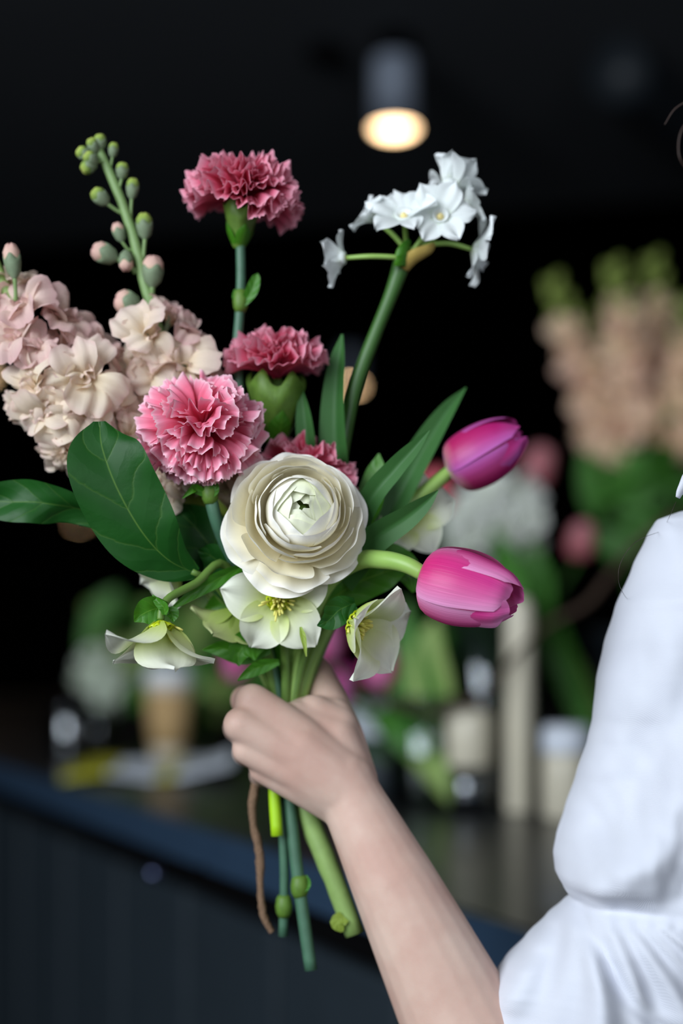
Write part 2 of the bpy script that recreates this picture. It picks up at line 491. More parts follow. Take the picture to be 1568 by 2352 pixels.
# ------------------------------------------------------------------ petals and leaves
def petal(name, prof, hw=None, ang=None, mat=None, nu=13, nv=12, Rc=None, ruffle=None, teeth=None, rnd=None, seed=0, spiral=0.0, notch=0.0, unit=0.01):
    """petal in its own frame: flower axis +Z, grows outward along +X. prof (r,z) along the middle, hw half widths or
    ang half angles round the axis, Rc cross curvature radius, ruffle (amp, freqs, power), teeth (count, amp), rnd (depth, power)"""
    R = random.Random(seed)
    P = [Vector((a, b)) for a, b in prof]
    ph = [R.uniform(0, 2 * PI) for _ in range(8)]
    tt = [R.uniform(0.3, 1.0) for _ in range(80)]
    verts, faces, grad = [], [], []
    for j in range(nv + 1):
        for i in range(nu + 1):
            u = 2 * i / nu - 1
            vm = 1.0
            if rnd: vm -= rnd[0] * abs(u) ** rnd[1]
            if notch: vm -= notch * math.exp(-(u / 0.12) ** 2)
            if teeth:
                x = (u * 0.5 + 0.5) * teeth[0]
                vm -= teeth[1] * abs((x % 1.0) - 0.5) * 2 * tt[int(x) % 80]
            t = j / nv * vm
            p = cr(P, t)
            d = (cr(P, min(t + 0.02, 1)) - cr(P, max(t - 0.02, 0))).normalized()
            n = Vector((d.y, -d.x))
            r, z = p
            if ruffle:
                A, fr, pw = ruffle
                k = 0
                for q, f in enumerate(fr):
                    k += math.sin(u * f * PI + ph[q] + t * 1.5) / (1 + 0.35 * q)
                r += n.x * A * k * t ** pw
                z += n.y * A * k * t ** pw
            if ang is not None:
                a = u * cr(ang, t)
                rr = r + spiral * u * t
                x, y = rr * math.cos(a), rr * math.sin(a)
            else:
                w = cr(hw, t)
                rc = Rc if Rc else 1e6
                a = u * w / rc
                x, y = r - n.x * 0, rc * math.sin(a)
                sag = rc * (1 - math.cos(a))
                x -= n.x * sag
                z -= n.y * sag
            verts.append((x * unit, y * unit, z * unit))
            grad.append((j / nv, i / nu, R.random(), 1))
    for j in range(nv):
        for i in range(nu):
            a = j * (nu + 1) + i
            faces.append((a, a + 1, a + nu + 2, a + nu + 1))
    return mesh(name, verts, faces, mat, grad)


def leaf(name, line, widths, mat, parent, roll=0.0, fold=0.15, wave=0.0, nu=10, nv=28, seed=0, thick=0.0, label=None, curl=0.0, face=None):
    """leaf blade along points (px,py,Y) or Vectors; widths = half widths (m)"""
    pts = [p if isinstance(p, Vector) else S(*p) for p in line]
    R = random.Random(seed)
    o0 = WM[parent].translation if parent is not None else Vector((0, 0, 0))
    verts, faces, grad = [], [], []
    eye = Vector((0, 0, CAM_Z))
    for j in range(nv + 1):
        t = j / nv
        p = cr(pts, t)
        d = (cr(pts, min(t + 0.02, 1)) - cr(pts, max(t - 0.02, 0))).normalized()
        view = face if face is not None else (eye - p).normalized()
        s = d.cross(view).normalized()
        n = s.cross(d).normalized()
        rl = roll if not isinstance(roll, (list, tuple)) else cr([float(x) for x in roll], t)
        s2 = s * math.cos(rl) + n * math.sin(rl)
        n2 = n * math.cos(rl) - s * math.sin(rl)
        w = max(cr([float(x) for x in widths], t), 0.0002)
        for i in range(nu + 1):
            u = 2 * i / nu - 1
            h = fold * abs(u) * w + curl * u * u * w
            h += wave * w * math.sin(t * 17 + seed) * abs(u) ** 1.5 + wave * w * 0.8 * math.sin(t * 9 + u * 3 + seed * 2)
            verts.append(p + s2 * (u * w) + n2 * h - o0)
            grad.append((t, i / nu, 0.5, 1))
    for j in range(nv):
        for i in range(nu):
            a = j * (nu + 1) + i
            faces.append((a, a + 1, a + nu + 2, a + nu + 1))
    return obj(name, mesh(name, verts, faces, mat, grad), parent, Matrix.Translation(o0), label)


# ------------------------------------------------------------------ ranunculus (in focus, centre of the bouquet)
def ranunculus():
    c = S(678, 1190, 0.835)
    root = thing('ranunculus', 'large open white ranunculus with many layered petals, largest bloom in the bouquet', 'flower', c, None)
    tube('stem', [S(680, 1200, 0.848), S(690, 1300, 0.868), S(672, 1450, 0.888), S(657, 1600, 0.893), S(655, 1720, 0.894)], [0.003, 0.003, 0.003], M_stem_shaded, root)
    H = axis_matrix(c, (0.10, -0.93, 0.20), 0.0)
    R = random.Random(5)
    # (n petals, profile, half angle profile, offset toward tilt, ruffle, material, phase)
    L = [
        (6, [(0.3, -1.7), (2.0, -1.6), (3.5, -1.35), (4.5, -1.35)], [0.62, 0.6, 0.6, 0.5], 0.00, 0.12, M_ranun, 0.25),
        (5, [(0.3, -1.6), (2.0, -1.4), (3.4, -0.95), (4.1, -0.6)], [0.7, 0.7, 0.66, 0.55], 0.05, 0.10, M_ranun, 0.75),
        (4, [(0.3, -1.5), (2.2, -1.1), (3.3, -0.2), (3.62, 0.6)], [0.8, 0.8, 0.76, 0.62], 0.12, 0.06, M_ranun, 2.6),
        (4, [(0.3, -1.4), (2.2, -0.8), (3.0, 0.2), (3.12, 1.0)], [0.85, 0.85, 0.82, 0.68], 0.16, 0.05, M_ranun, 1.9),
        (4, [(0.3, -1.4), (2.1, -0.6), (2.7, 0.4), (2.68, 1.25)], [0.85, 0.88, 0.86, 0.72], 0.24, 0.045, M_ranun, 0.6),
        (4, [(0.3, -1.2), (2.0, -0.4), (2.4, 0.6), (2.28, 1.4)], [0.85, 0.9, 0.9, 0.78], 0.28, 0.04, M_ranun, 1.3),
        (4, [(0.3, -1.1), (1.85, -0.3), (2.12, 0.7), (1.78, 1.45)], [0.85, 0.9, 0.92, 0.8], 0.30, 0.035, M_ranun, 0.2),
        (4, [(0.3, -1.0), (1.75, -0.1), (1.98, 0.75), (1.3, 1.5)], [0.8, 0.9, 0.95, 0.85], 0.32, 0.03, M_ranun, 0.9),
        (3, [(0.3, -0.9), (1.7, 0.0), (1.88, 0.75), (0.95, 1.55)], [0.8, 0.9, 1.0, 1.1], 0.33, 0.025, M_ranun_in, 0.4),
        (4, [(0.3, -0.8), (1.6, 0.0), (1.76, 0.75), (0.62, 1.52)], [0.75, 0.85, 1.0, 1.2], 0.34, 0.02, M_ranun_in, 1.5),
        (3, [(0.3, -0.8), (1.5, 0.0), (1.62, 0.75), (0.36, 1.44)], [0.7, 0.8, 1.1, 1.5], 0.34, 0.02, M_ranun_in, 0.1),
        (3, [(0.3, -0.8), (1.35, 0.0), (1.45, 0.7), (0.16, 1.25)], [0.7, 0.9, 1.2, 1.7], 0.34, 0.02, M_ranun_in, 1.2),
    ]
    for li, (n, prof, ang, off, ruf, mat, ph) in enumerate(L):
        for k in range(n):
            a = ph + 2 * PI * k / n + R.uniform(-0.14, 0.14)
            s = R.uniform(0.95, 1.05) if 0 < li < 7 else R.uniform(0.98, 1.03)
            pr = [(r * s, z + (R.uniform(-0.08, 0.08) if i >= 2 else 0)) for i, (r, z) in enumerate(prof)]
            me = petal('petal', pr, ang=[x * R.uniform(0.92, 1.12) for x in ang], mat=mat, nu=22, nv=16,
                       ruffle=(ruf, [1.0, 2.3, 3.1], 2.0), rnd=((0.20, 2.2) if li < 2 else (0.16, 3.0) if li < 7 else (0.24, 2.0)), seed=li * 17 + k, spiral=0.16 if li > 1 else 0.10)
            M = H @ Matrix.Translation((off * 0.01, off * 0.011, 0)) @ Matrix.Rotation(a, 4, 'Z')
            obj('petal', me, root, M)
    ce = lathe('flower_centre', [(0.0001, 0.004), (0.003, 0.003), (0.0042, 0.0005), (0.0035, -0.006)], M_stem_tulip, root, H @ Matrix.Translation((0.0034, 0.0037, 0.002)), 14)
    return root


ranunculus()

# ------------------------------------------------------------------ carnations
def carn_meshes(mat):
    out = []
    for s in range(9):
        k = s / 8
        out.append(petal('petal', [(0, 0), (0.03, 0.35), (0.10 + 0.05 * k, 0.72), (0.30 + 0.12 * k, 1.0)], hw=[0.06, 0.14, 0.42, 0.58], mat=mat, nu=36, nv=12, Rc=0.62 + 0.5 * ((s * 5) % 9) / 8,
                         ruffle=(0.075 + 0.045 * ((s * 7) % 9) / 8, [1.6 + 0.15 * s, 3.3, 5.1], 1.6), teeth=(17, 0.085), rnd=(0.2, 2.2), seed=100 + s, unit=1.0))
    return out


CARN = carn_meshes(M_carn)
CARN_FAR = carn_meshes(M_carn_far)


def carnation(label, base, axis, L, lean, stem, calyx_h, n, far=False, seed=1, tmax=1.75, r=0.0035, inner=0.72):
    base = S(*base)
    ax = Vector(axis).normalized()
    root = thing('carnation', label, 'flower', base, 'pink carnations in the bouquet')
    meshes = CARN_FAR if far else CARN
    H = axis_matrix(base + ax * calyx_h, ax, 0.3)
    R = random.Random(seed)
    for i in range(n):
        f = (i + 0.5) / n
        th = tmax * f ** 0.62
        az = i * 2.39996 + R.uniform(-0.3, 0.3)
        ln = L * (inner + (1 - inner) * math.sin(min(th, PI / 2))) * R.uniform(0.92, 1.08)
        M = H @ Matrix.Rotation(az, 4, 'Z') @ Matrix.Rotation(th + R.uniform(-0.12, 0.12), 4, 'Y') @ Matrix.Rotation(R.uniform(-0.9, 0.9) * (1 - 0.7 * f), 4, 'Z') @ Matrix.Scale(ln, 4)
        obj('petal', meshes[R.randrange(9)], root, M)
    if calyx_h:
        Hc = axis_matrix(base, ax)
        c = calyx_h * 1.1
        cal = lathe('calyx', [(r, -c * 0.3), (r * 1.5, -c * 0.22), (c * 0.28, c * 0.05), (c * 0.40, c * 0.45), (c * 0.52, c * 0.85), (c * 0.44, c * 0.88)], M_calyx_carn, root, Hc, 40, lobes=5, lobe_amp=c * 0.16, cap=False)
        for k in range(4):
            leaf('calyx_bract', [Hc @ Vector((c * 0.2 * math.cos(k * PI / 2), c * 0.2 * math.sin(k * PI / 2), -c * 0.2)), Hc @ Vector((c * 0.36 * math.cos(k * PI / 2), c * 0.36 * math.sin(k * PI / 2), c * 0.1)), Hc @ Vector((c * 0.42 * math.cos(k * PI / 2), c * 0.42 * math.sin(k * PI / 2), c * 0.36))], [c * 0.18, c * 0.2, 0.0003], M_leaf_mid, cal, nu=6, nv=8, face=(Hc.to_3x3() @ Vector((math.cos(k * PI / 2), math.sin(k * PI / 2), 0))), curl=-0.35, fold=0)
    tube('stem', [S(*p) for p in stem], [r, r, r], M_stem_carn, root, 10)
    return root


def node_bract(root, at, r, leaves):
    """swollen joint on a carnation stem with pointed bract leaves"""
    p = S(*at)
    lathe('stem_node', [(r * 0.9, -0.006), (r * 1.25, -0.003), (r * 1.4, 0.001), (r * 1.2, 0.006), (r * 0.9, 0.008)], M_calyx_carn, root, Matrix.Translation(p), 12)
    for pts, w in leaves:
        leaf('bract', pts, [w * 0.5, w, w * 0.7, 0.0003], M_leaf_mid, root, 0.2, 0.5, nu=6, nv=12)


# front carnation
k1 = carnation('front pink carnation with frilly pale-edged petals, touching the white ranunculus petals', (464, 1004, 0.858), (-0.08, -0.60, 0.79), 0.0355, 0,
               [(468, 1020, 0.858), (478, 1110, 0.854), (492, 1180, 0.854), (515, 1245, 0.862), (560, 1340, 0.876), (615, 1500, 0.889), (650, 1660, 0.893), (661, 1800, 0.893), (676, 1950, 0.890), (697, 2110, 0.887), (714, 2228, 0.885)],
               0.004, 58, seed=3, tmax=1.95, r=0.0040, inner=0.80)
node_bract(k1, (482, 1135, 0.852), 0.0038, [([(480, 1140, 0.851), (450, 1122, 0.848), (440, 1125, 0.846), (418, 1145, 0.844)], 0.003), ([(486, 1140, 0.849), (494, 1120, 0.848), (490, 1100, 0.849)], 0.003)])
node_bract(k1, (688, 2040, 0.888), 0.0042, [([(690, 2050, 0.885), (705, 2030, 0.886), (704, 2010, 0.887)], 0.003)])
# tall carnation at the top
k2 = carnation('tall pink carnation on a bare stem, top one of the bouquet beside the stock spike', (550, 545, 0.895), (0.10, -0.22, 0.97), 0.0345, 0,
               [(552, 560, 0.895), (553, 640, 0.895), (550, 720, 0.896), (545, 820, 0.897), (560, 1000, 0.898), (600, 1300, 0.898), (642, 1560, 0.898), (650, 1720, 0.897), (650, 1900, 0.896), (653, 2020, 0.896), (650, 2150, 0.897)],
               0.021, 56, True, 7, 1.5, 0.0030, 0.82)
node_bract(k2, (552, 695, 0.895), 0.0035, [([(556, 702, 0.893), (578, 670, 0.892), (588, 640, 0.892), (591, 628, 0.892)], 0.004), ([(548, 690, 0.893), (538, 665, 0.893)], 0.003)])
node_bract(k2, (652, 2085, 0.896), 0.004, [])
# middle carnation seen from the side
k3 = carnation('half-open pink carnation with a long green calyx, behind the front carnation', (628, 990, 0.902), (0.06, -0.14, 0.98), 0.034, 0,
               [(630, 985, 0.902), (632, 1100, 0.902), (640, 1300, 0.900), (650, 1560, 0.899), (656, 1700, 0.899)],
               0.033, 44, True, 11, 1.02, 0.0030, 0.82)
# carnation mostly hidden behind the ranunculus
k4 = carnation('pink carnation mostly hidden behind the white ranunculus', (690, 1145, 0.896), (0.12, -0.12, 0.95), 0.034, 0,
               [(690, 1090, 0.89), (685, 1250, 0.892), (665, 1500, 0.897), (658, 1700, 0.898)], 0.008, 44, True, 15, 1.6, 0.0030, 0.8)

# ------------------------------------------------------------------ stocks
def floret_petals(mat, s0):
    out = []
    for s in range(4):
        out.append(petal('petal', [(0.05, 0), (0.12, 0.5), (0.58, 0.8), (1.1, 0.74 - 0.12 * s)], hw=[0.08, 0.26, 0.66, 0.66], mat=mat, nu=14, nv=10, Rc=2.2 if s % 2 else 1.2,
                         ruffle=(0.11, [1.1, 2.2, 3.3], 1.3), rnd=(0.24, 2.4), seed=s0 + s, unit=1.0, notch=0.05))
    for s in range(4):
        out.append(petal('petal', [(0.03, 0.1), (0.1, 0.5), (0.30 + 0.05 * s, 0.78), (0.48 + 0.12 * s, 0.92)], hw=[0.08, 0.26, 0.52, 0.44], mat=mat, nu=14, nv=10, Rc=0.55,
                         ruffle=(0.12, [1.3, 2.4, 3.5], 1.2), rnd=(0.22, 2.4), seed=s0 + 20 + s, unit=1.0))
    return out


ST_A = floret_petals(M_stock, 300)
ST_B = floret_petals(M_stock_pink, 340)
ME_CAL = None


def calyx_mesh():
    v, f, g = [], [], []
    prof = [(0.02, -0.5), (0.07, -0.35), (0.13, 0.0), (0.16, 0.35), (0.13, 0.6), (0.03, 0.62)]
    ns = 10
    for i, (r, z) in enumerate(prof):
        for k in range(ns):
            a = 2 * PI * k / ns
            rr = r * (1 + 0.15 * math.cos(4 * a))
            v.append((rr * math.cos(a), rr * math.sin(a), z))
    for i in range(len(prof) - 1):
        for k in range(ns):
            a, b = i * ns + k, i * ns + (k + 1) % ns
            f.append((a, b, b + ns, a + ns))
    f.append(tuple(range(ns - 1, -1, -1)))
    f.append(tuple((len(prof) - 1) * ns + k for k in range(ns)))
    return mesh('floret', v, f, M_calyx)


ME_CAL = calyx_mesh()


def floret(root, pos, axis, r, meshes, R, inner=True):
    ax = Vector(axis).normalized()
    M0 = axis_matrix(pos - ax * r * 0.75, ax, R.uniform(0, 6), r)
    fl = obj('floret', ME_CAL, root, M0)
    a0 = R.uniform(0, 6)
    for k in range(5):
        M = M0 @ Matrix.Rotation(a0 + k * 2 * PI / 5 + R.uniform(-0.3, 0.3), 4, 'Z') @ Matrix.Rotation(R.uniform(-0.45, 0.4), 4, 'Y') @ Matrix.Rotation(R.uniform(-0.4, 0.4), 4, 'X') @ Matrix.Scale(R.uniform(0.9, 1.2), 4)
        obj('petal', meshes[R.randrange(4)], fl, M)
    if inner:
        for k in range(6):
            M = M0 @ Matrix.Rotation(a0 + 0.6 + k * PI / 3 + R.uniform(-0.3, 0.3), 4, 'Z') @ Matrix.Rotation(R.uniform(-0.45, 0.25), 4, 'Y') @ Matrix.Rotation(R.uniform(-0.5, 0.5), 4, 'Z') @ Matrix.Scale(R.uniform(0.75, 1.0), 4)
            obj('petal', meshes[4 + R.randrange(4)], fl, M)
    return fl


def bud(root, tip, base, w, green, stem_to=None):
    """closed bud: sepal cup with petal tip; base->tip in photo coords with depth"""
    a, b = S(*base), S(*tip)
    ax = (b - a)
    h = ax.length
    Mx = axis_matrix(a, ax)
    cal = lathe('bud', [(w * 0.25, 0), (w * 0.75, h * 0.18), (w * 0.95, h * 0.45), (w * 0.97, h * 0.60), (w * 0.8, h * 0.64)], M_calyx, root, Mx, 24, lobes=4, lobe_amp=h * 0.13, cap=False)
    pt = lathe('bud_tip', [(w * 0.55, h * 0.3), (w * 0.9, h * 0.55), (w * 0.92, h * 0.78), (w * 0.62, h * 0.95), (w * 0.3, h * 0.99), (0.0001, h * 0.96)], M_budg if green else M_bud, cal, Mx, 24, lobes=5, lobe_amp=-h * 0.05)
    if stem_to:
        tube('pedicel', [a + ax * 0.05, a.lerp(S(*stem_to), 0.5) - ax * 0.12, S(*stem_to)], [w * 0.25, w * 0.22, w * 0.3], M_stem_stock, root, 8)


def spike_florets(root, lst, A, B, R, seed):
    """florets at (px,py,Y,r_px,kind[,axis]); default axis points away from the spike axis A-B and to the viewer"""
    a, b = S(*A), S(*B)
    d = (b - a).normalized()
    for it in lst:
        px, py, Y, rp, kind = it[:5]
        p = S(px, py, Y)
        q = a + d * (p - a).dot(d)
        out = (p - q)
        out = out.normalized() if out.length > 1e-4 else Vector((0, 0, 0))
        ax = Vector(it[5]) if len(it) > 5 else out * 0.8 + Vector((0, -0.75, 0.1))
        floret(root, p, ax, 1.08 * rp / FPX * Y, ST_A if kind == 'a' else ST_B, R)


R = random.Random(21)
s1 = thing('stock_flower', 'peach and cream stock spike densely covered in ruffled florets, at the photo\'s left edge', 'flower', S(180, 1000, 0.875), 'stock stems in the bouquet')
tube('stem', [S(-30, 560, 0.885), S(20, 680, 0.883), S(100, 830, 0.885), S(190, 1000, 0.888), S(330, 1180, 0.892), S(520, 1400, 0.897), S(630, 1580, 0.901), S(668, 1740, 0.902), S(706, 1870, 0.899), S(755, 1990, 0.895), S(815, 2145, 0.892)],
     [0.0035, 0.004, 0.005, 0.005, 0.006, 0.0068, 0.0065], M_stem_stock_low, s1, 12, 50, 0.12)
leaf('leaf_stub', [(790, 2105, 0.886), (776, 2120, 0.884), (786, 2140, 0.885)], [0.004, 0.005, 0.001], M_leaf_lime, s1, nu=6, nv=8)
spike_florets(s1, [
    (45, 640, 0.888, 52, 'a', (0.35, -0.2, 0.75)), (-15, 700, 0.885, 55, 'b', (-0.6, -0.6, 0.2)), (60, 702, 0.872, 58, 'b', (-0.1, -0.8, 0.45)), (150, 720, 0.885, 62, 'b', (0.5, -0.35, 0.65)),
    (20, 785, 0.870, 56, 'b', (-0.35, -0.85, 0.2)), (80, 800, 0.868, 46, 'b', (0.0, -0.95, 0.3)), (140, 800, 0.885, 55, 'b', (0.4, -0.7, 0.4)),
    (188, 858, 0.862, 72, 'a', (0.12, -0.95, 0.05)), (75, 888, 0.866, 60, 'a', (-0.35, -0.85, -0.05)), (45, 925, 0.878, 55, 'a', (-0.7, -0.6, -0.1)), (100, 945, 0.868, 62, 'a', (-0.25, -0.85, -0.3)),
    (235, 800, 0.892, 52, 'b', (0.6, -0.4, 0.5)), (255, 925, 0.880, 58, 'a', (0.6, -0.7, 0.0)), (185, 975, 0.870, 60, 'a', (0.1, -0.85, -0.4)), (135, 1015, 0.874, 55, 'a', (-0.4, -0.75, -0.4)),
    (150, 1050, 0.876, 45, 'a', (-0.2, -0.7, -0.6)), (225, 1010, 0.880, 52, 'a', (0.35, -0.75, -0.35)), (300, 965, 0.890, 50, 'a', (0.7, -0.6, 0.1)), (310, 1005, 0.888, 46, 'a', (0.6, -0.6, -0.2)),
    (275, 865, 0.895, 50, 'a', (0.7, -0.5, 0.3)), (175, 905, 0.880, 60, 'a')], (0, 600, 0.885), (220, 1040, 0.89), R, 3)
bud(s1, (23, 560, 0.872), (34, 640, 0.872), 0.0056, False, (36, 690, 0.876))

s2 = thing('stock_flower', 'tall tapering stock spike with green and blush buds above cream florets', 'flower', S(400, 850, 0.895), 'stock stems in the bouquet')
tube('stem', [S(222, 335, 0.898), S(252, 398, 0.898), S(285, 480, 0.897), S(312, 565, 0.896), S(335, 660, 0.896), S(365, 770, 0.897), S(410, 950, 0.899), S(470, 1150, 0.900), S(570, 1390, 0.899), S(635, 1580, 0.899), S(664, 1750, 0.898)],
     [0.0028, 0.003, 0.0034, 0.004, 0.0042, 0.0045, 0.0045], M_stem_stock, s2, 12, 50, 0.08)
spike_florets(s2, [
    (330, 765, 0.878, 64, 'a', (-0.15, -0.85, 0.3)), (398, 712, 0.892, 48, 'b', (0.35, -0.2, 0.85)), (440, 762, 0.893, 42, 'b', (0.75, -0.2, 0.55)), (432, 828, 0.882, 64, 'a', (0.3, -0.75, 0.4)),
    (345, 850, 0.887, 58, 'a', (-0.3, -0.75, 0.1)), (300, 850, 0.896, 50, 'a', (-0.7, -0.5, 0.1)), (480, 870, 0.892, 42, 'b', (0.7, -0.4, 0.2)), (355, 930, 0.895, 52, 'a'), (430, 930, 0.896, 50, 'a'),
    (395, 1085, 0.878, 58, 'a', (-0.3, -0.8, 0.0)), (440, 1060, 0.886, 55, 'a'), (385, 1130, 0.884, 50, 'a', (-0.3, -0.8, -0.35)), (545, 1085, 0.888, 60, 'a', (0.4, -0.8, 0.0)), (500, 1110, 0.892, 55, 'a', (0.2, -0.8, -0.2)), (530, 1010, 0.9, 50, 'a')], (240, 400, 0.898), (440, 1000, 0.9), R, 4)
for tip, base, w, green, st in [
    ((206, 318, 0.893), (222, 352, 0.896), 0.0038, True, None), ((228, 308, 0.896), (232, 345, 0.898), 0.0042, True, None), ((178, 342, 0.893), (208, 365, 0.896), 0.0044, True, (232, 372, 0.898)),
    ((262, 328, 0.898), (258, 362, 0.898), 0.0034, True, (252, 392, 0.898)), ((188, 392, 0.893), (222, 370, 0.894), 0.0046, True, (240, 378, 0.897)), ((196, 352, 0.890), (222, 378, 0.893), 0.0045, True, None),
    ((282, 374, 0.897), (279, 412, 0.897), 0.0042, True, (270, 440, 0.897)), ((306, 410, 0.897), (302, 458, 0.897), 0.0042, True, (300, 510, 0.897)), ((214, 436, 0.891), (248, 470, 0.893), 0.0052, True, (282, 490, 0.897)),
    ((330, 490, 0.894), (333, 550, 0.894), 0.0055, True, (325, 610, 0.896)), ((266, 512, 0.893), (280, 556, 0.893), 0.0042, False, (300, 575, 0.896)), ((290, 622, 0.890), (288, 575, 0.891), 0.0048, False, None),
    ((352, 588, 0.890), (350, 660, 0.891), 0.0070, False, (348, 700, 0.896)), ((265, 685, 0.889), (322, 705, 0.891), 0.0078, False, (345, 705, 0.896)),
    ((212, 570, 0.889), (270, 595, 0.891), 0.0068, False, (312, 625, 0.896))]:
    bud(s2, tip, base, w, green, st)

# ------------------------------------------------------------------ paperwhite daffodil
daf = thing('paperwhite_daffodil', 'paperwhite daffodil with a cluster of small white flowers on a long green stem', 'flower', S(922, 610, 0.9))
tube('stem', [S(924, 600, 0.905), S(900, 670, 0.905), S(860, 770, 0.905), S(818, 880, 0.905), S(795, 980, 0.904), S(760, 1180, 0.902), S(700, 1430, 0.898), S(655, 1620, 0.894)], [0.0058, 0.0042, 0.0046, 0.0046, 0.0042, 0.004], M_stem_daff, daf, 12)
tube('stem_end', [S(640, 1690, 0.889), S(630, 1800, 0.888), S(636, 1920, 0.886)], [0.0036, 0.0038, 0.0038], M_stem_lime, daf, 12, label='short lime green cut stem end below the hand')
tube('spathe', [S(925, 615, 0.901), S(948, 590, 0.898), S(985, 572, 0.897), S(1000, 560, 0.9)], [0.005, 0.0055, 0.004, 0.001], M_spathe, daf, 8, flat=0.5, label='papery brown spathe')
tube('spathe', [S(920, 610, 0.898), S(925, 580, 0.895), S(940, 552, 0.896)], [0.006, 0.006, 0.002], M_leaf_mid, daf, 8, flat=0.5)
DT = [petal('tepal', [(0.06, 0), (0.35, 0.12), (0.72, 0.16), (1.0, 0.1)], hw=[0.10, 0.31, 0.36, 0.05], mat=M_daff, nu=10, nv=10, Rc=0.9, ruffle=(0.06, [1.1, 2.0], 1.4), seed=500 + s, unit=1.0) for s in range(4)]
R = random.Random(9)
for px, py, Y, rp, ax, cup in [
    (796, 592, 0.895, 56, (-0.85, 0.25, 0.02), 0.35), (862, 506, 0.9, 46, (-0.75, -0.1, 0.6), 0.5), (928, 505, 0.892, 68, (-0.1, -0.75, 0.6), 0.3), (1010, 502, 0.888, 64, (0.02, -0.95, 0.25), 0.1),
    (1028, 435, 0.9, 68, (0.35, 0.25, 0.85), 0.55), (1068, 478, 0.905, 52, (0.65, -0.1, 0.45), 0.3), (1082, 572, 0.9, 68, (0.85, 0.05, -0.18), 0.2)]:
    a = Vector(ax).normalized()
    c = S(px, py, Y)
    s = 1.28 * rp / FPX * Y
    H = axis_matrix(c, a, R.uniform(0, 1))
    junction = S(925, 600, 0.903)
    tube('pedicel', [c, c - a * 0.016, (c - a * 0.03).lerp(junction, 0.4), junction], [0.0014, 0.0016, 0.0016, 0.002], M_stem_tulip, daf, 8)
    for k in range(6):
        obj('tepal', DT[R.randrange(4)], daf, H @ Matrix.Rotation(k * PI / 3 + R.uniform(-0.1, 0.1), 4, 'Z') @ Matrix.Rotation(-cup + R.uniform(-0.28, 0.28), 4, 'Y') @ Matrix.Scale(s * R.uniform(0.9, 1.1), 4))
    lathe('corona', [(s * 0.10, 0.0005), (s * 0.2, s * 0.05), (s * 0.24, s * 0.22), (s * 0.2, s * 0.2), (s * 0.08, s * 0.05)], M_daff, daf, H, 14, cap=False)
    lathe('stamens', [(s * 0.07, s * 0.02), (s * 0.1, s * 0.12), (s * 0.06, s * 0.2), (0.0001, s * 0.21)], M_corona, daf, H, 8)
leaf('leaf', [(800, 1200, 0.9), (775, 1050, 0.898), (770, 930, 0.897), (778, 830, 0.897), (786, 768, 0.898)], [0.0085, 0.0098, 0.0082, 0.0055, 0.0008], M_leaf_blue, daf, 0.5, 0.5, nu=8)
leaf('leaf', [(720, 1200, 0.895), (708, 1050, 0.893), (699, 960, 0.893), (690, 884, 0.894)], [0.005, 0.0062, 0.0052, 0.0006], M_leaf_blue, daf, 0.3, 0.4, nu=8)

# ------------------------------------------------------------------ tulips
def tulip_meshes(mat, s0):
    out = []
    for s in range(6):
        R = random.Random(s0 + s)
        k = 0.97 if s < 3 else 0.88
        j = lambda a: R.uniform(-a, a)
        prof = [(0.12, 0.0), (0.62 * k, 0.2), (0.77 * k, 0.72), (0.70 * k + j(0.03), 1.28), (0.52 * k + j(0.04), 1.7), (0.26 * k + j(0.07), 1.95 + j(0.10))]
        out.append(petal('petal', prof, ang=[0.9, 1.05, 1.02, 0.98, 0.95, 0.9 + j(0.15)], mat=mat, nu=20, nv=20, ruffle=(0.015, [1.2, 2.1, 3.0], 1.8), rnd=(0.20, 2.2), seed=s0 + s, unit=1.0, spiral=0.06))
    return out


TU = tulip_meshes(M_tulip, 600)
TU_D = tulip_meshes(M_tulip_d, 640)


def tulip_head(root, base, axis, s, meshes, roll=0.0, R=None, open_=0.0):
    R = R or random.Random(4)
    H = axis_matrix(base, axis, roll)
    for k in range(6):
        ring = k // 3
        a = (k % 3) * 2 * PI / 3 + ring * PI / 3
        obj('petal', meshes[k], root, H @ Matrix.Rotation(a, 4, 'Z') @ Matrix.Rotation(open_ + R.uniform(-0.03, 0.03), 4, 'Y') @ Matrix.Scale(s * R.uniform(0.97, 1.02), 4))


t1 = thing('tulip', 'bright pink tulip with folded-in petal tips, lower of the two beside the shirt', 'flower', S(962, 1330, 0.83), 'pink tulips in the bouquet')
tube('stem', [S(972, 1318, 0.829), S(930, 1296, 0.833), S(880, 1286, 0.842), S(820, 1290, 0.856), (S(745, 1350, 0.875)), S(690, 1500, 0.889), S(664, 1680, 0.893)], [0.0045, 0.0052, 0.0056, 0.0052, 0.005, 0.0045], M_stem_tulip, t1, 12)
tulip_head(t1, S(964, 1326, 0.830), (0.93, -0.34, -0.27), 0.0310, TU, 0.55)
leaf('leaf', [(780, 1330, 0.872), (850, 1245, 0.858), (930, 1190, 0.85), (975, 1155, 0.846), (1006, 1126, 0.843)], [0.010, 0.0092, 0.0072, 0.0045, 0.0004], M_leaf_blue, t1, -0.15, 0.45, nu=8)
t2 = thing('tulip', 'deep magenta closed tulip bud, upper one above the lower tulip', 'flower', S(1026, 1090, 0.915), 'pink tulips in the bouquet')
tube('stem', [S(1035, 1080, 0.916), S(990, 1118, 0.914), S(920, 1180, 0.911), S(820, 1320, 0.905), S(720, 1500, 0.899), S(668, 1680, 0.896)], [0.004, 0.0048, 0.005, 0.005, 0.0045], M_stem_tulip, t2, 12)
tulip_head(t2, S(1028, 1086, 0.916), (0.86, -0.12, 0.46), 0.0275, TU_D, 0.2)
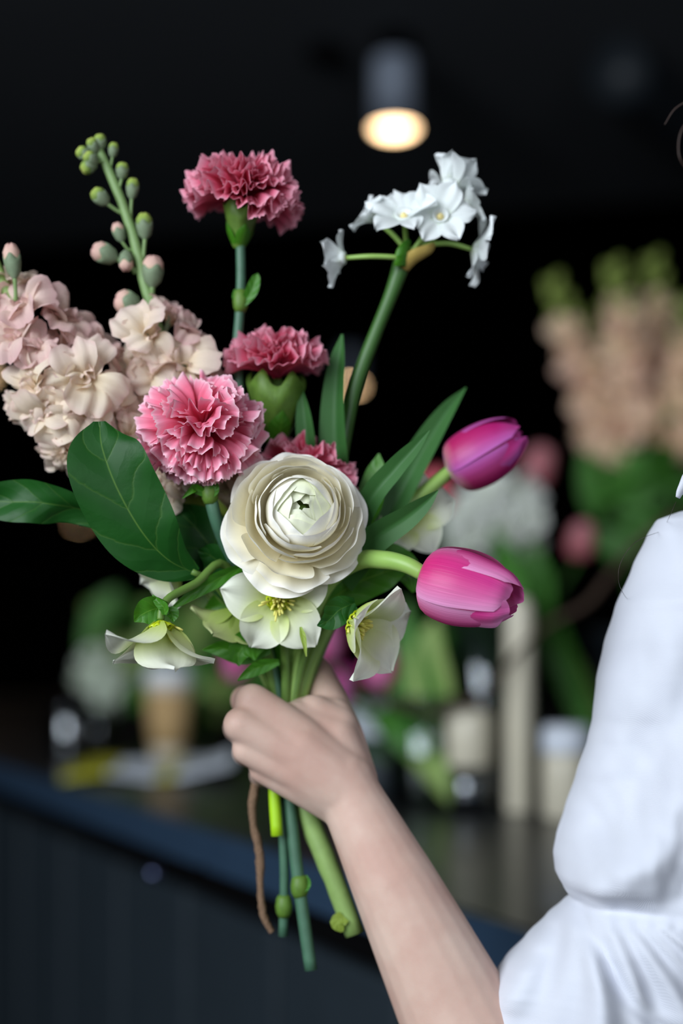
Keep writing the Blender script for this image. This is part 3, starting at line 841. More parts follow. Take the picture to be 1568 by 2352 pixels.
leaf('leaf', [(850, 1280, 0.905), (930, 1110, 0.91), (985, 1010, 0.914), (1030, 940, 0.917), (1070, 890, 0.92)], [0.009, 0.0095, 0.008, 0.005, 0.0004], M_leaf_blue, t2, 0.25, 0.5, nu=8)
leaf('leaf', [(780, 1300, 0.88), (850, 1150, 0.862), (905, 1080, 0.857), (950, 1030, 0.855), (986, 988, 0.853)], [0.008, 0.0072, 0.0062, 0.0042, 0.0004], M_leaf_blue, t2, 0.2, 0.5, nu=8)

# ------------------------------------------------------------------ hellebores
def sepal_meshes(mat, s0):
    out = []
    for s in range(5):
        R = random.Random(s0 + s)
        out.append(petal('sepal', [(0.05, 0), (0.38, 0.10), (0.75, 0.14), (1.02, 0.02 + R.uniform(-0.08, 0.08))], hw=[0.13, 0.40, 0.47, 0.30, 0.02], mat=mat, nu=14, nv=14, Rc=0.8,
                         ruffle=(0.03, [1.0, 1.9], 1.6), seed=s0 + s, unit=1.0))
    return out


HE = sepal_meshes(M_helle, 700)
HE_G = sepal_meshes(M_helle_g, 720)


def hellebore(label, c, axis, s, cup, roll, stem, stamens=True, meshes=HE, seed=1, bracts=(), tilts=None):
    c = S(*c)
    ax = Vector(axis).normalized()
    R = random.Random(seed)
    root = thing('hellebore', label, 'flower', c, 'hellebores in the bouquet')
    H = axis_matrix(c, ax, roll)
    for k in range(5):
        cu = cup if tilts is None else tilts[k]
        obj('sepal', meshes[k], root, H @ Matrix.Rotation(k * 2 * PI / 5 + R.uniform(-0.1, 0.1), 4, 'Z') @ Matrix.Rotation(-cu + R.uniform(-0.07, 0.07), 4, 'Y') @ Matrix.Translation((0, 0, (k % 2) * 0.0006)) @ Matrix.Scale(s * R.uniform(0.95, 1.05), 4))
    if stamens:
        for k in range(46):
            th = R.uniform(0.1, 0.95); az = R.uniform(0, 2 * PI); l = s * R.uniform(0.28, 0.42)
            d = Vector((math.sin(th) * math.cos(az), math.sin(th) * math.sin(az), math.cos(th)))
            bend = Vector((R.uniform(-1, 1), R.uniform(-1, 1), R.uniform(-0.5, 0.5))) * l * 0.18
            v, f, g = tube_data([d * l * 0.12, d * l * 0.55 + bend * 0.5, d * l + bend], [0.00028, 0.00028, 0.00028, 0.0008, 0.0006], 5, 6)
            obj('stamen', mesh('stamen', v, f, M_stamen, g), root, H)
        for k in range(12):
            a = k * PI / 6
            Mn = H @ Matrix.Rotation(a, 4, 'Z') @ Matrix.Rotation(0.9, 4, 'Y')
            lathe('nectary', [(s * 0.02, s * 0.04), (s * 0.045, s * 0.16), (s * 0.055, s * 0.24), (s * 0.03, s * 0.22)], M_nect, root, Mn, 8, cap=False)
    tube('stem', [c] + [S(*p) for p in stem], [0.0024, 0.0026, 0.003], M_stem_shaded, root, 8)
    for pts, w, m in bracts:
        leaf('bract', pts, [w * 0.4, w, w * 0.75, 0.0004], m, root, 0.2, 0.3, 0.06, nu=8, nv=16, seed=seed)
    return root


hellebore('cream hellebore facing forward with yellow stamens, right under the ranunculus', (640, 1375, 0.857), (-0.05, -0.95, -0.22), 0.0345, 0.10, math.radians(22), [(645, 1400, 0.86), (655, 1520, 0.882), (655, 1680, 0.89)], seed=2,
          bracts=[([(610, 1470, 0.872), (570, 1480, 0.868), (548, 1500, 0.866), (548, 1530, 0.866)], 0.010, M_leaf_mid), ([(620, 1490, 0.876), (560, 1500, 0.876), (510, 1490, 0.876), (465, 1492, 0.877)], 0.007, M_leaf_mid),
                  ([(640, 1520, 0.874), (600, 1530, 0.872), (570, 1545, 0.870), (545, 1562, 0.869)], 0.0045, M_leaf_mid), ([(690, 1440, 0.85), (697, 1470, 0.848), (703, 1508, 0.847)], 0.0018, M_leaf_lime)])
hellebore('cream hellebore turned sideways with drooping stamens, below the lower tulip\'s stem', (800, 1428, 0.845), (0.78, -0.52, -0.30), 0.039, 0.62, 0.35, [(810, 1420, 0.85), (760, 1400, 0.866), (700, 1500, 0.885), (662, 1680, 0.892)], seed=6,
          bracts=[([(815, 1385, 0.846), (780, 1400, 0.842), (755, 1425, 0.840), (728, 1437, 0.838)], 0.0085, M_leaf_dark)])
hellebore('white hellebore hanging face down like a bell, left of the hand above the coffee cup', (368, 1424, 0.828), (0.10, -0.18, -1.0), 0.040, 0.60, math.radians(-52), [(372, 1400, 0.829), (390, 1372, 0.833), (450, 1340, 0.845), (520, 1300, 0.862), (600, 1480, 0.885), (648, 1660, 0.893)], seed=8, tilts=[0.7, 0.62, 0.85, 0.28, 0.5],
          bracts=[([(385, 1395, 0.829), (350, 1400, 0.826), (325, 1412, 0.825), (308, 1428, 0.824)], 0.0085, M_leaf_mid), ([(378, 1412, 0.824), (376, 1395, 0.823), (362, 1382, 0.823), (350, 1366, 0.824)], 0.003, M_leaf_mid),
                  ([(388, 1395, 0.832), (396, 1412, 0.83), (398, 1428, 0.829)], 0.004, M_leaf_mid), ([(560, 1300, 0.86), (500, 1330, 0.853), (440, 1365, 0.847), (385, 1405, 0.842)], 0.0045, M_leaf_mid)])
hellebore('blurred pale hellebore behind the two tulip leaves, between ranunculus and tulips', (928, 1185, 0.925), (0.25, -0.85, 0.1), 0.033, 0.25, 0.3, [(900, 1220, 0.92), (780, 1400, 0.908), (680, 1640, 0.898)], seed=12)
hellebore('pale hellebore bud half hidden below the oval dark leaf', (405, 1300, 0.885), (-0.55, -0.35, -0.72), 0.026, 0.75, 0.3, [(440, 1290, 0.888), (520, 1350, 0.892), (640, 1620, 0.897)], False, HE, 14)
hellebore('green-tinted hellebore seen from behind, left of the forward-facing cream hellebore', (545, 1400, 0.872), (-0.35, 0.2, -0.6), 0.028, 0.35, 0.9, [(570, 1370, 0.874), (600, 1450, 0.884), (648, 1640, 0.895)], False, HE_G, 16)

# ------------------------------------------------------------------ broad leaves
lf = thing('broad_leaf', 'large oval dark green leaf with pale midrib, below the front carnation', 'leaf', S(440, 1310, 0.85), 'broad dark leaves in the bouquet')
leaf('blade', [(450, 1318, 0.856), (385, 1285, 0.846), (325, 1220, 0.838), (268, 1120, 0.832), (235, 1030, 0.832), (228, 968, 0.836)],
     [0.004, 0.0145, 0.0225, 0.0242, 0.0205, 0.0035], M_leaf_dark, lf, [0.1, 0.1, 0.05, 0.0, -0.1], 0.10, 0.05, nu=16, nv=40, seed=2)
tube('leaf_stalk', [S(440, 1312, 0.855), S(500, 1350, 0.866), S(600, 1500, 0.889), S(648, 1670, 0.898)], [0.002, 0.0022, 0.0022], M_stem_shaded, lf, 8)
lg = thing('broad_leaf', 'dark green leaf stretched out sideways, tip cut by the photo\'s left edge', 'leaf', S(210, 1190, 0.87), 'broad dark leaves in the bouquet')
leaf('blade', [(330, 1225, 0.878), (190, 1172, 0.868), (100, 1155, 0.862), (20, 1152, 0.862), (-80, 1150, 0.87)],
     [0.004, 0.009, 0.0125, 0.0125, 0.004], M_leaf_dark, lg, [0.2, 0.4, -0.2, 0.3], 0.25, 0.12, nu=14, nv=36, seed=5)
tube('leaf_stalk', [S(325, 1224, 0.878), S(470, 1330, 0.888), S(600, 1510, 0.898), S(648, 1660, 0.901)], [0.0018, 0.0022, 0.0022], M_stem_shaded, lg, 8)
lh = thing('broad_leaf', 'green leaf rolled lengthwise, between the oval dark leaf and the carnation stem', 'leaf', S(430, 1290, 0.872), 'broad dark leaves in the bouquet')
leaf('blade', [(470, 1330, 0.88), (425, 1270, 0.872), (385, 1200, 0.868), (350, 1120, 0.868)], [0.004, 0.0085, 0.0095, 0.003], M_leaf_mid, lh, 0.9, 0.9, 0.04, nu=10, nv=24, seed=7)
tube('leaf_stalk', [S(466, 1326, 0.88), S(560, 1450, 0.893), S(645, 1640, 0.900)], [0.0018, 0.0022], M_stem_shaded, lh, 8)
for i, (line, w, m, lab, roll) in enumerate([
    ([(600, 1420, 0.885), (520, 1310, 0.882), (460, 1225, 0.882), (395, 1160, 0.886)], [0.006, 0.016, 0.018, 0.002], M_leaf_dark, 'dark leaf in shade behind the carnation stem, under cream florets', 0.2),
    ([(560, 1340, 0.89), (520, 1250, 0.888), (465, 1170, 0.888), (450, 1110, 0.890)], [0.006, 0.015, 0.013, 0.001], M_leaf_lime, 'yellow-green leaf behind the front carnation\'s stem', 0.3),
    ([(840, 1200, 0.9), (852, 1150, 0.897), (864, 1090, 0.896), (870, 1042, 0.897)], [0.005, 0.0085, 0.0075, 0.0006], M_leaf_mid, 'small pointed bright green leaf at the ranunculus petal edge', 0.3),
    ([(680, 1440, 0.885), (800, 1350, 0.878), (880, 1315, 0.875), (945, 1300, 0.874)], [0.006, 0.012, 0.011, 0.001], M_leaf_mid, 'green leaf lying under the lower tulip\'s stem', -0.3),
    ([(740, 1400, 0.89), (860, 1300, 0.887), (930, 1310, 0.886), (950, 1360, 0.886)], [0.006, 0.013, 0.010, 0.001], M_leaf_mid, 'olive leaf bending down behind the lower tulip', 0.2),
    ([(600, 1420, 0.88), (540, 1330, 0.872), (490, 1280, 0.868), (455, 1265, 0.868)], [0.005, 0.012, 0.010, 0.001], M_leaf_dark, 'small dark leaf at the foot of the front carnation\'s stem', 0.4),
    ([(640, 1560, 0.892), (590, 1440, 0.888), (520, 1395, 0.886), (470, 1400, 0.888)], [0.006, 0.014, 0.012, 0.001], M_leaf_mid, 'green leaf under the bell-shaped hellebore\'s stems', 0.2)]):
    r_ = thing('bouquet_leaf', lab, 'leaf', S(*line[0]), 'smaller leaves in the bouquet')
    leaf('blade', line, w, m, r_, roll, 0.2, 0.06, nu=10, nv=24, seed=30 + i)
    tube('leaf_stalk', [S(*line[0]), S(*line[0]).lerp(S(655, 1640, 0.897), 0.5), S(652 + i, 1660, 0.896)], [0.0016, 0.002], M_stem_shaded, r_, 8)

# twine hanging from the grip
tw = [S(600, 1760, 0.905), S(583, 1820, 0.898), S(580, 1880, 0.897), S(596, 1960, 0.897), S(598, 2040, 0.897), S(604, 2100, 0.896), S(624, 2142, 0.896)]
o = tube('twine', tw, [0.0026, 0.0030, 0.0024, 0.0028, 0.0022, 0.0026, 0.0018], M_twine, None, 8, 60, 0.35)
tag(o, 'loose frayed brown twine dangling below the hand beside the stems', 'twine')

# ------------------------------------------------------------------ the person: one continuous arm and hand, shirt, hair
def capsule(bm, a, b, ra, rb, sq=(1, 1)):
    d = (b - a)
    l = d.length
    q = d.to_track_quat('Z', 'Y').to_matrix().to_4x4() if l > 1e-6 else Matrix.Identity(4)
    M = Matrix.Translation(a) @ q
    ns, rings = 20, []
    for k in range(0, 7):
        t = -PI / 2 + (PI / 2) * k / 6
        rings.append((ra * math.cos(t), ra * math.sin(t)))
    for k in range(0, 7):
        t = (PI / 2) * k / 6
        rings.append((rb * math.cos(t), l + rb * math.sin(t)))
    vs = []
    for r, z in rings:
        vs.append([bm.verts.new(M @ Vector((max(r, 1e-5) * math.cos(2 * PI * k / ns), max(r, 1e-5) * math.sin(2 * PI * k / ns), z))) for k in range(ns)])
    for i in range(len(vs) - 1):
        for k in range(ns):
            bm.faces.new((vs[i][k], vs[i][(k + 1) % ns], vs[i + 1][(k + 1) % ns], vs[i + 1][k]))
    bm.faces.new(vs[0][::-1]); bm.faces.new(vs[-1])


def chain(bm, pts):
    for (a, b) in zip(pts, pts[1:]):
        capsule(bm, S(*a[:3]), S(*b[:3]), a[3], b[3])


person = thing('person', 'person in a white shirt, bare forearm raised, gripping the bouquet in one fist', 'person', S(1330, 2500, 0.86))
bm = bmesh.new()
chain(bm, [(1420, 2960, .86, .046), (1250, 2700, .862, .046), (1118, 2470, .864, .041), (1030, 2290, .866, .0345), (958, 2140, .867, .0300), (900, 2020, .868, .0262), (853, 1925, .870, .0228), (815, 1850, .872, .0202), (780, 1785, .874, .0190), (730, 1740, .874, .0165)])
# metacarpals, one run of knuckles, palm filling
chain(bm, [(800, 1790, .874, .0165), (690, 1695, .870, .0142), (580, 1612, .869, .0114)])
chain(bm, [(800, 1815, .870, .0165), (680, 1735, .8655, .0142), (553, 1664, .861, .0110)])
chain(bm, [(795, 1835, .872, .0160), (680, 1770, .867, .0132), (570, 1720, .865, .0102)])
chain(bm, [(790, 1850, .877, .0150), (690, 1805, .872, .0118), (604, 1768, .871, .0087)])
for f in ([(795, 1803, .871, .0165), (690, 1714, .867, .0145), (585, 1642, .867, .0108)], [(795, 1825, .870, .0165), (690, 1752, .8655, .0138), (580, 1694, .865, .0102)], [(795, 1842, .873, .0155), (690, 1788, .869, .0125), (605, 1745, .869, .0092)]):
    chain(bm, f)
chain(bm, [(805, 1845, .874, .0190), (750, 1770, .875, .0180), (650, 1690, .875, .0130)])
# fingers curling round the stems
chain(bm, [(580, 1612, .869, .0108), (562, 1608, .908, .0094), (640, 1622, .928, .0084), (694, 1640, .915, .0074)])
chain(bm, [(553, 1666, .861, .0106), (545, 1672, .904, .0094), (635, 1688, .930, .0086), (708, 1704, .916, .0076)])
chain(bm, [(570, 1720, .865, .0098), (564, 1728, .905, .0090), (645, 1745, .929, .0082), (712, 1758, .915, .0072)])
chain(bm, [(604, 1768, .872, .0084), (600, 1782, .906, .0078), (660, 1796, .922, .0072), (708, 1802, .912, .0064)])
# thumb and the web between thumb and palm
chain(bm, [(808, 1795, .882, .0165), (782, 1695, .892, .0150), (752, 1605, .905, .0122), (728, 1545, .916, .0104), (700, 1500, .921, .0080)])
chain(bm, [(680, 1655, .880, .0125), (765, 1700, .883, .0165), (805, 1800, .880, .0175)])
chain(bm, [(690, 1640, .890, .0105), (765, 1650, .893, .0135)])
chain(bm, [(720, 1640, .886, .0125), (770, 1670, .888, .0145)])
me = bpy.data.meshes.new('body')
bm.to_mesh(me); bm.free()
me.materials.append(M_skin)
arm = obj('body', me, None)
md = arm.modifiers.new('union', 'REMESH'); md.mode = 'VOXEL'; md.voxel_size = 0.0013; md.use_smooth_shade = True
ms = arm.modifiers.new('soften', 'SMOOTH'); ms.factor = 0.5; ms.iterations = 16
dg = bpy.context.evaluated_depsgraph_get()
me2 = bpy.data.meshes.new_from_object(arm.evaluated_get(dg))
bpy.data.objects.remove(arm)
me2.name = 'body'
me2.transform(Matrix.Translation(-WM[person].translation))
me2.polygons.foreach_set('use_smooth', [True] * len(me2.polygons))
if not me2.materials: me2.materials.append(M_skin)
obj('body', me2, person, WM[person].copy())


# sleeve: slices down the arm; the front edge follows the cloth, with soft diagonal folds and a crease at the inner elbow
def interp(tab, x):
    if x <= tab[0][0]: return tab[0][1]
    for (x0, y0), (x1, y1) in zip(tab, tab[1:]):
        if x <= x1:
            f = (x - x0) / (x1 - x0)
            f = f * f * (3 - 2 * f) * 0.35 + f * 0.65
            return y0 + (y1 - y0) * f
    return tab[-1][1]


EDGE = [(1130, 1690), (1165, 1600), (1180, 1545), (1195, 1507), (1230, 1487), (1300, 1455), (1400, 1414), (1480, 1389), (1560, 1372), (1650, 1363), (1700, 1352), (1780, 1325), (1860, 1298), (1920, 1279), (1960, 1272), (2000, 1276),
        (2040, 1296), (2062, 1311), (2080, 1290), (2110, 1255), (2160, 1206), (2210, 1158), (2240, 1138), (2262, 1126), (2285, 1122), (2300, 1121), (2352, 1106), (2450, 1090), (2600, 1100), (2750, 1140), (2850, 1200)]
CREASE = [(1311, 2062), (1316, 2095), (1352, 2165), (1400, 2240), (1450, 2290), (1520, 2330), (1600, 2360), (1750, 2400)]


def crease_y(px):
    return interp(CREASE, px)


def crease_dist(px, py):
    best = 1e9
    for (x0, y0), (x1, y1) in zip(CREASE, CREASE[1:]):
        dx, dy = x1 - x0, y1 - y0
        f = min(1.0, max(0.0, ((px - x0) * dx + (py - y0) * dy) / (dx * dx + dy * dy)))
        best = min(best, math.hypot(px - x0 - f * dx, py - y0 - f * dy))
    return best if py > crease_y(px) else -best


def sleeve():
    Y0 = 0.868
    rows = 300
    ncol = 200
    verts, faces = [], []
    o0 = WM[person].translation
    for j in range(rows + 1):
        py = 1130 + (2850 - 1130) * j / rows
        xl = interp(EDGE, py)
        wpx = min(540, 50 + (py - 1130) * 1.75)
        rx = wpx / 2 / FPX * Y0
        ry = min(0.066, rx * 1.0)
        cxw = (xl - CX) / FPX * Y0 + rx
        for i in range(ncol):
            a = PI + 2 * PI * i / ncol          # starts at the left edge, front side first
            x = cxw + rx * math.cos(a)
            y = Y0 + ry * math.sin(a)
            z = CAM_Z + (HOR - py) / FPX * Y0
            px = CX + x / Y0 * FPX
            front = max(0.0, -math.sin(a)) ** 0.6
            h = 0.0
            dv = crease_dist(px, py)
            sm = min(1.0, max(0.0, (px - 1300) / 30.0))
            bulge = 0.005 * math.exp(dv / 60.0) + 0.006 * math.exp(-((dv + 45) / 38.0) ** 2) * (1 - math.exp(dv / 18.0)) * math.sin(px / 30.0 + 0.5) if dv <= 0 else 0.005 * math.exp(-dv / 90.0)
            h += sm * (-0.0075 * math.exp(-(dv / 17.0) ** 2) + bulge)
            # long soft diagonal folds on the upper sleeve
            q = (px - 1300) * 0.62 + (py - 1500) * 0.78
            e = (px - 1300) * 0.78 - (py - 1500) * 0.62
            if py < 2080:
                fade = min(1, max(0, (2080 - py) / 60))
                amp = min(1, max(0, (py - 1480) / 300))
                h += fade * 0.0090 * math.sin(q / 50.0 + 1.1 * math.sin(e / 130.0)) * amp
                h += fade * 0.0042 * math.sin(q / 27.0 + 1.7 * math.sin(e / 90.0 + 1)) * amp * amp
                h += fade * 0.0075 * noise.noise(Vector((px / 80.0, py / 150.0, 3.1)))
                h += fade * 0.0018 * noise.noise(Vector((px / 30.0, py / 50.0, 9.1))) * amp
                h += 0.004 * math.exp(-((py - 1950) / 60.0) ** 2) * fade
                h += -0.005 * math.exp(-((py - 2035 - (px - 1320) * 0.22) / 13.0) ** 2) * math.exp(-max(0, px - 1320) / 75.0) * sm
            if py > 2050:
                # gathers fanning down from the crease on the rolled cuff
                fade = min(1, max(0, (py - 2050) / 90))
                t = (px - 1311) / max(70.0, (py - 1960) * 0.55)
                low = min(1, max(0, (dv + 10) / 50)) if px > 1300 else 1.0
                h += fade * 0.0062 * math.sin(t * 5.6 + 1.2) * (0.25 + 0.75 * low)
                h += fade * 0.0022 * math.sin(t * 12.0 + py / 120)
                h += fade * 0.003 * noise.noise(Vector((px / 60.0, py / 140.0, 7.7)))
            h *= front
            verts.append(Vector((x + h * 0.35 * math.cos(a), y - h, z)) - o0)
    for j in range(rows):
        for i in range(ncol):
            a, b = j * ncol + i, j * ncol + (i + 1) % ncol
            faces.append((a, a + ncol, b + ncol, b))
    faces.append(tuple(range(ncol)))
    faces.append(tuple(rows * ncol + k for k in range(ncol - 1, -1, -1)))
    return obj('shirt_sleeve', mesh('shirt_sleeve', verts, faces, M_cloth), person, Matrix.Translation(o0))


sleeve()
# torso of the shirt and collar point
tv = []
o0 = WM[person].translation
ns, prof = 40, [(0.60, .16, .11), (0.75, .165, .115), (0.95, .175, .12), (1.10, .18, .125), (1.20, .17, .115), (1.26, .11, .08), (1.30, .07, .06)]
fc = []
for i, (z, rx, ry) in enumerate(prof):
    for k in range(ns):
        a = 2 * PI * k / ns
        fold = 1 + 0.03 * math.sin(5 * a + z * 9)
        tv.append(Vector((0.47 + rx * fold * math.cos(a), 0.90 + ry * fold * math.sin(a), z)) - o0)
for i in range(len(prof) - 1):
    for k in range(ns):
        a, b = i * ns + k, i * ns + (k + 1) % ns
        fc.append((a, b, b + ns, a + ns))
fc.append(tuple(range(ns - 1, -1, -1))); fc.append(tuple((len(prof) - 1) * ns + k for k in range(ns)))
obj('shirt_body', mesh('shirt_body', tv, fc, M_cloth), person, Matrix.Translation(o0))
tube('shirt_collar', [S(1556, 1143, 0.822), S(1566, 1122, 0.822), S(1600, 1085, 0.826), S(1680, 1060, 0.84)], [0.0018, 0.0036, 0.0075, 0.009], M_cloth, person, 12, flat=0.6)
for i, pts in enumerate([[S(1530, 1216, 0.868), S(1462, 1243, 0.82), S(1426, 1290, 0.82), S(1420, 1335, 0.82), S(1434, 1368, 0.845), S(1450, 1385, 0.868)],
                         [S(1552, 1152, 0.821), S(1540, 1180, 0.821), S(1528, 1206, 0.868)],
                         [S(1600, 270, 0.75), S(1570, 290, 0.75), S(1558, 330, 0.75), S(1566, 375, 0.75), S(1610, 420, 0.76)],
                         [S(1590, 225, 0.77), S(1550, 250, 0.77), S(1526, 286, 0.77)]]):
    tube('hair_strand', pts, [0.00012, 0.00014, 0.0001] if i < 2 else [0.0004, 0.0005, 0.0003], M_hair, person, 5, 24)

# ------------------------------------------------------------------ counter
TOP = 0.93
M_top = plain('counter_top', '#2a2a2c', 0.32, 0.45, var=0.35, scale=9, coat=0.1)
M_edge = plain('counter_edge', '#2c3f54', 0.35, 0.5, var=0.15, scale=20)
M_panel = plain('counter_panel', '#252e35', 0.55, 0.35, var=0.15, scale=14)
EN = Vector((0.15, 1.07, 0)); ED = Vector((-0.45, 0.893, 0)).normalized(); EO = Vector((0.893, 0.45, 0))   # near corner, edge direction, inward
ctr = thing('counter', 'long dark shop counter with a bluish front edge, running diagonally behind the bouquet', 'counter', EN)
far = EN + ED * 6.0


def prism(name, poly, z0, z1, mat, parent, bev=0.004):
    n = len(poly)
    o0 = WM[parent].translation
    v = [Vector((p[0], p[1], z0)) - o0 for p in poly] + [Vector((p[0], p[1], z1)) - o0 for p in poly]
    f = [tuple(range(n - 1, -1, -1)), tuple(range(n, 2 * n))] + [(i, (i + 1) % n, n + (i + 1) % n, n + i) for i in range(n)]
    o = obj(name, mesh(name, v, f, mat, smooth=False), parent, Matrix.Translation(o0))
    if bev:
        b = o.modifiers.new('bevel', 'BEVEL'); b.width = bev; b.segments = 2
    return o


inn = EO * 0.012
prism('worktop', [EN + inn, Vector((2.2, 1.07, 0)), Vector((2.2, 5.0, 0)), far + inn], TOP - 0.04, TOP, M_top, ctr)
prism('edge_band', [EN - EO * 0.008, EN + inn, far + inn, far - EO * 0.008], TOP - 0.045, TOP + 0.0005, M_edge, ctr, 0.003)
back = EO * 0.07
prism('carcass', [EN + back * 1.6, Vector((2.1, 1.18, 0)), Vector((2.1, 4.9, 0)), far + back * 1.6], 0.0, TOP - 0.046, M_black, ctr, 0)
for k in range(14):
    a = EN + ED * (0.05 + k * 0.3) + back
    b = EN + ED * (0.05 + k * 0.3 + 0.285) + back
    prism('front_panel', [a, a + EO * 0.025, b + EO * 0.025, b], 0.1, TOP - 0.12, M_panel, ctr, 0.006)
prism('plinth', [EN + back * 1.4, EN + back * 1.7, far + back * 1.7, far + back * 1.4], 0.0, 0.09, M_black, ctr, 0)
M_steel = plain('steel', '#c9ced8', 0.18, 0.5, 1.0, 0.05)
M_steel_d = plain('dark_steel', '#5c6484', 0.35, 0.5, 1.0, 0.05)
c = S(355, 2008, 1.62)
t = thing('bag_hook', 'small dark steel bag hook under the counter edge, catching blue light', 'hook', c)
lathe('hook_head', [(0.0001, 0.010), (0.005, 0.009), (0.0085, 0.005), (0.009, 0.0), (0.007, -0.004), (0.004, -0.005)], M_steel_d, t, axis_matrix(c, (-0.55, -0.75, 0.35)), 20)
tube('hook_arm', [c, c + Vector((0.05, 0.05, 0.0)), c + Vector((0.10, 0.16, 0.03))], [0.003, 0.003], M_black, t, 8)


def on_top(px, Y):
    return Vector(((px - CX) / FPX * Y, Y, TOP))


# ------------------------------------------------------------------ things on the counter (all far out of focus)
M_lid = plain('cup_lid', '#e8ecf0', 0.4, 0.4, var=0.03)
M_kraft = plain('kraft_card', '#c3a273', 0.8, 0.15, var=0.12, scale=60)
M_cupw = plain('cup_paper', '#d8cdb8', 0.7, 0.2, var=0.05)
c = on_top(388, 2.66)
cup = thing('coffee_cup', 'tall takeaway coffee cup with white lid and tan card sleeve, on the counter', 'cup', c)
Mc = Matrix.Translation(c)
lathe('cup_body', [(0.030, 0.0), (0.031, 0.002), (0.044, 0.148), (0.045, 0.15)], M_cupw, cup, Mc, 36)
lathe('cup_sleeve', [(0.0335, 0.03), (0.0345, 0.03), (0.0437, 0.132), (0.0427, 0.132)], M_kraft, cup, Mc, 36, cap=False)
lathe('cup_lid', [(0.0462, 0.146), (0.0475, 0.15), (0.047, 0.158), (0.043, 0.163), (0.042, 0.176), (0.038, 0.178), (0.036, 0.172), (0.0001, 0.171)], M_lid, cup, Mc, 36)

M_pw = plain('paper_white', '#d5dce6', 0.6, 0.3, var=0.05, scale=30)
M_py = plain('paper_yellow', '#b5b234', 0.6, 0.3, var=0.15, scale=30)


def paper():
    c = on_top(335, 2.45)
    t = thing('wrapping_paper', 'yellow and white striped wrapping paper lying crumpled before the coffee cup', 'paper', c)
    bands = [(165, 265, M_py), (265, 372, M_pw), (372, 410, M_py), (410, 535, M_pw)]
    for (x0, x1, m) in bands:
        v, f = [], []
        nu, nv = 14, 16
        for j in range(nv + 1):
            Yd = 2.27 + 0.36 * j / nv
            for i in range(nu + 1):
                px = x0 + (x1 - x0) * i / nu
                p = on_top(px, 2.42)
                x = p.x - (j / nv - 0.5) * 0.02
                h = 0.004 + 0.008 * (0.5 + 0.5 * math.sin(px / 34.0 + j * 0.5)) + 0.022 * max(0, (px - 420) / 120) ** 2 + 0.006 * math.sin(j * 0.8)
                v.append(Vector((x, Yd, TOP + max(h, 0.002))) - c)
        for j in range(nv):
            for i in range(nu):
                a = j * (nu + 1) + i
                f.append((a, a + 1, a + nu + 2, a + nu + 1))
        o = obj('stripe', mesh('stripe', v, f, m), t, Matrix.Translation(c), 'yellow stripe' if m is M_py else 'white stripe')
        sd = o.modifiers.new('thick', 'SOLIDIFY'); sd.thickness = 0.0015


paper()

M_glass = glass_mat('clear_glass', '#eef4f2', 0.07)
M_glass_d = glass_mat('smoky_glass', '#6a7680', 0.2)
M_cream = plain('cream_reflection', '#ded6c0', 0.3, 0.5, var=0.06, scale=20)  # cream of window light reflected on glass, for the stand-in shapes
M_lidw = plain('jar_lid_white', '#dfe6f2', 0.35, 0.5, var=0.03)
M_leaf_bg = leaf_mat('leaf_background', '#2f6a1e', '#55903a', '#6fa648', 0.5, 0.2, 5, 0.3, 0.05, 0.3)
M_leaf_bg2 = leaf_mat('leaf_background_pale', '#8aab50', '#b0cb7c', '#a9c78e', 0.5, 0.25, 5, 0.3, 0.05, 0.3)


def vase(label, px, Y, r, h, mat=M_glass, name='glass_vase', cat='vase', group='glass vases on the counter'):
    c = on_top(px, Y)
    t = thing(name, label, cat, c, group)
    lathe('glass_wall', [(r * 0.9, 0.0), (r, 0.006), (r, h), (r * 0.96, h + 0.001), (r * 0.955, 0.012), (0.0001, 0.012)], mat, t, Matrix.Translation(c), 40)
    lathe('rim', [(r * 0.955, h - 0.003), (r * 1.01, h - 0.003), (r * 1.01, h + 0.002), (r * 0.955, h + 0.002)], mat, t, Matrix.Translation(c), 40, cap=False)
    return t, c


vase('tall clear glass cylinder vase full of green stems, below the lower tulip', 1120, 2.02, 0.068, 0.285)
vase('shorter clear glass vase of leafy stems, behind the person\'s wrist', 985, 1.93, 0.058, 0.15)
vase('small dark glass tumbler left of the coffee cup', 160, 2.75, 0.038, 0.10, M_glass_d, 'glass_tumbler', 'glass', 'glass tumblers near the cup')
vase('small dark glass tumbler close beside the coffee cup', 218, 2.85, 0.04, 0.09, M_glass_d, 'glass_tumbler', 'glass', 'glass tumblers near the cup')


def pot(name, label, px, Y, prof, mat, lidprof=None, lidmat=None, cat='jar', group=None):
    c = on_top(px, Y)
    t = thing(name, label, cat, c, group)
    lathe('jar_body', prof, mat, t, Matrix.Translation(c), 36)
    if lidprof: lathe('jar_lid', lidprof, lidmat, t, Matrix.Translation(c), 36)
    return t


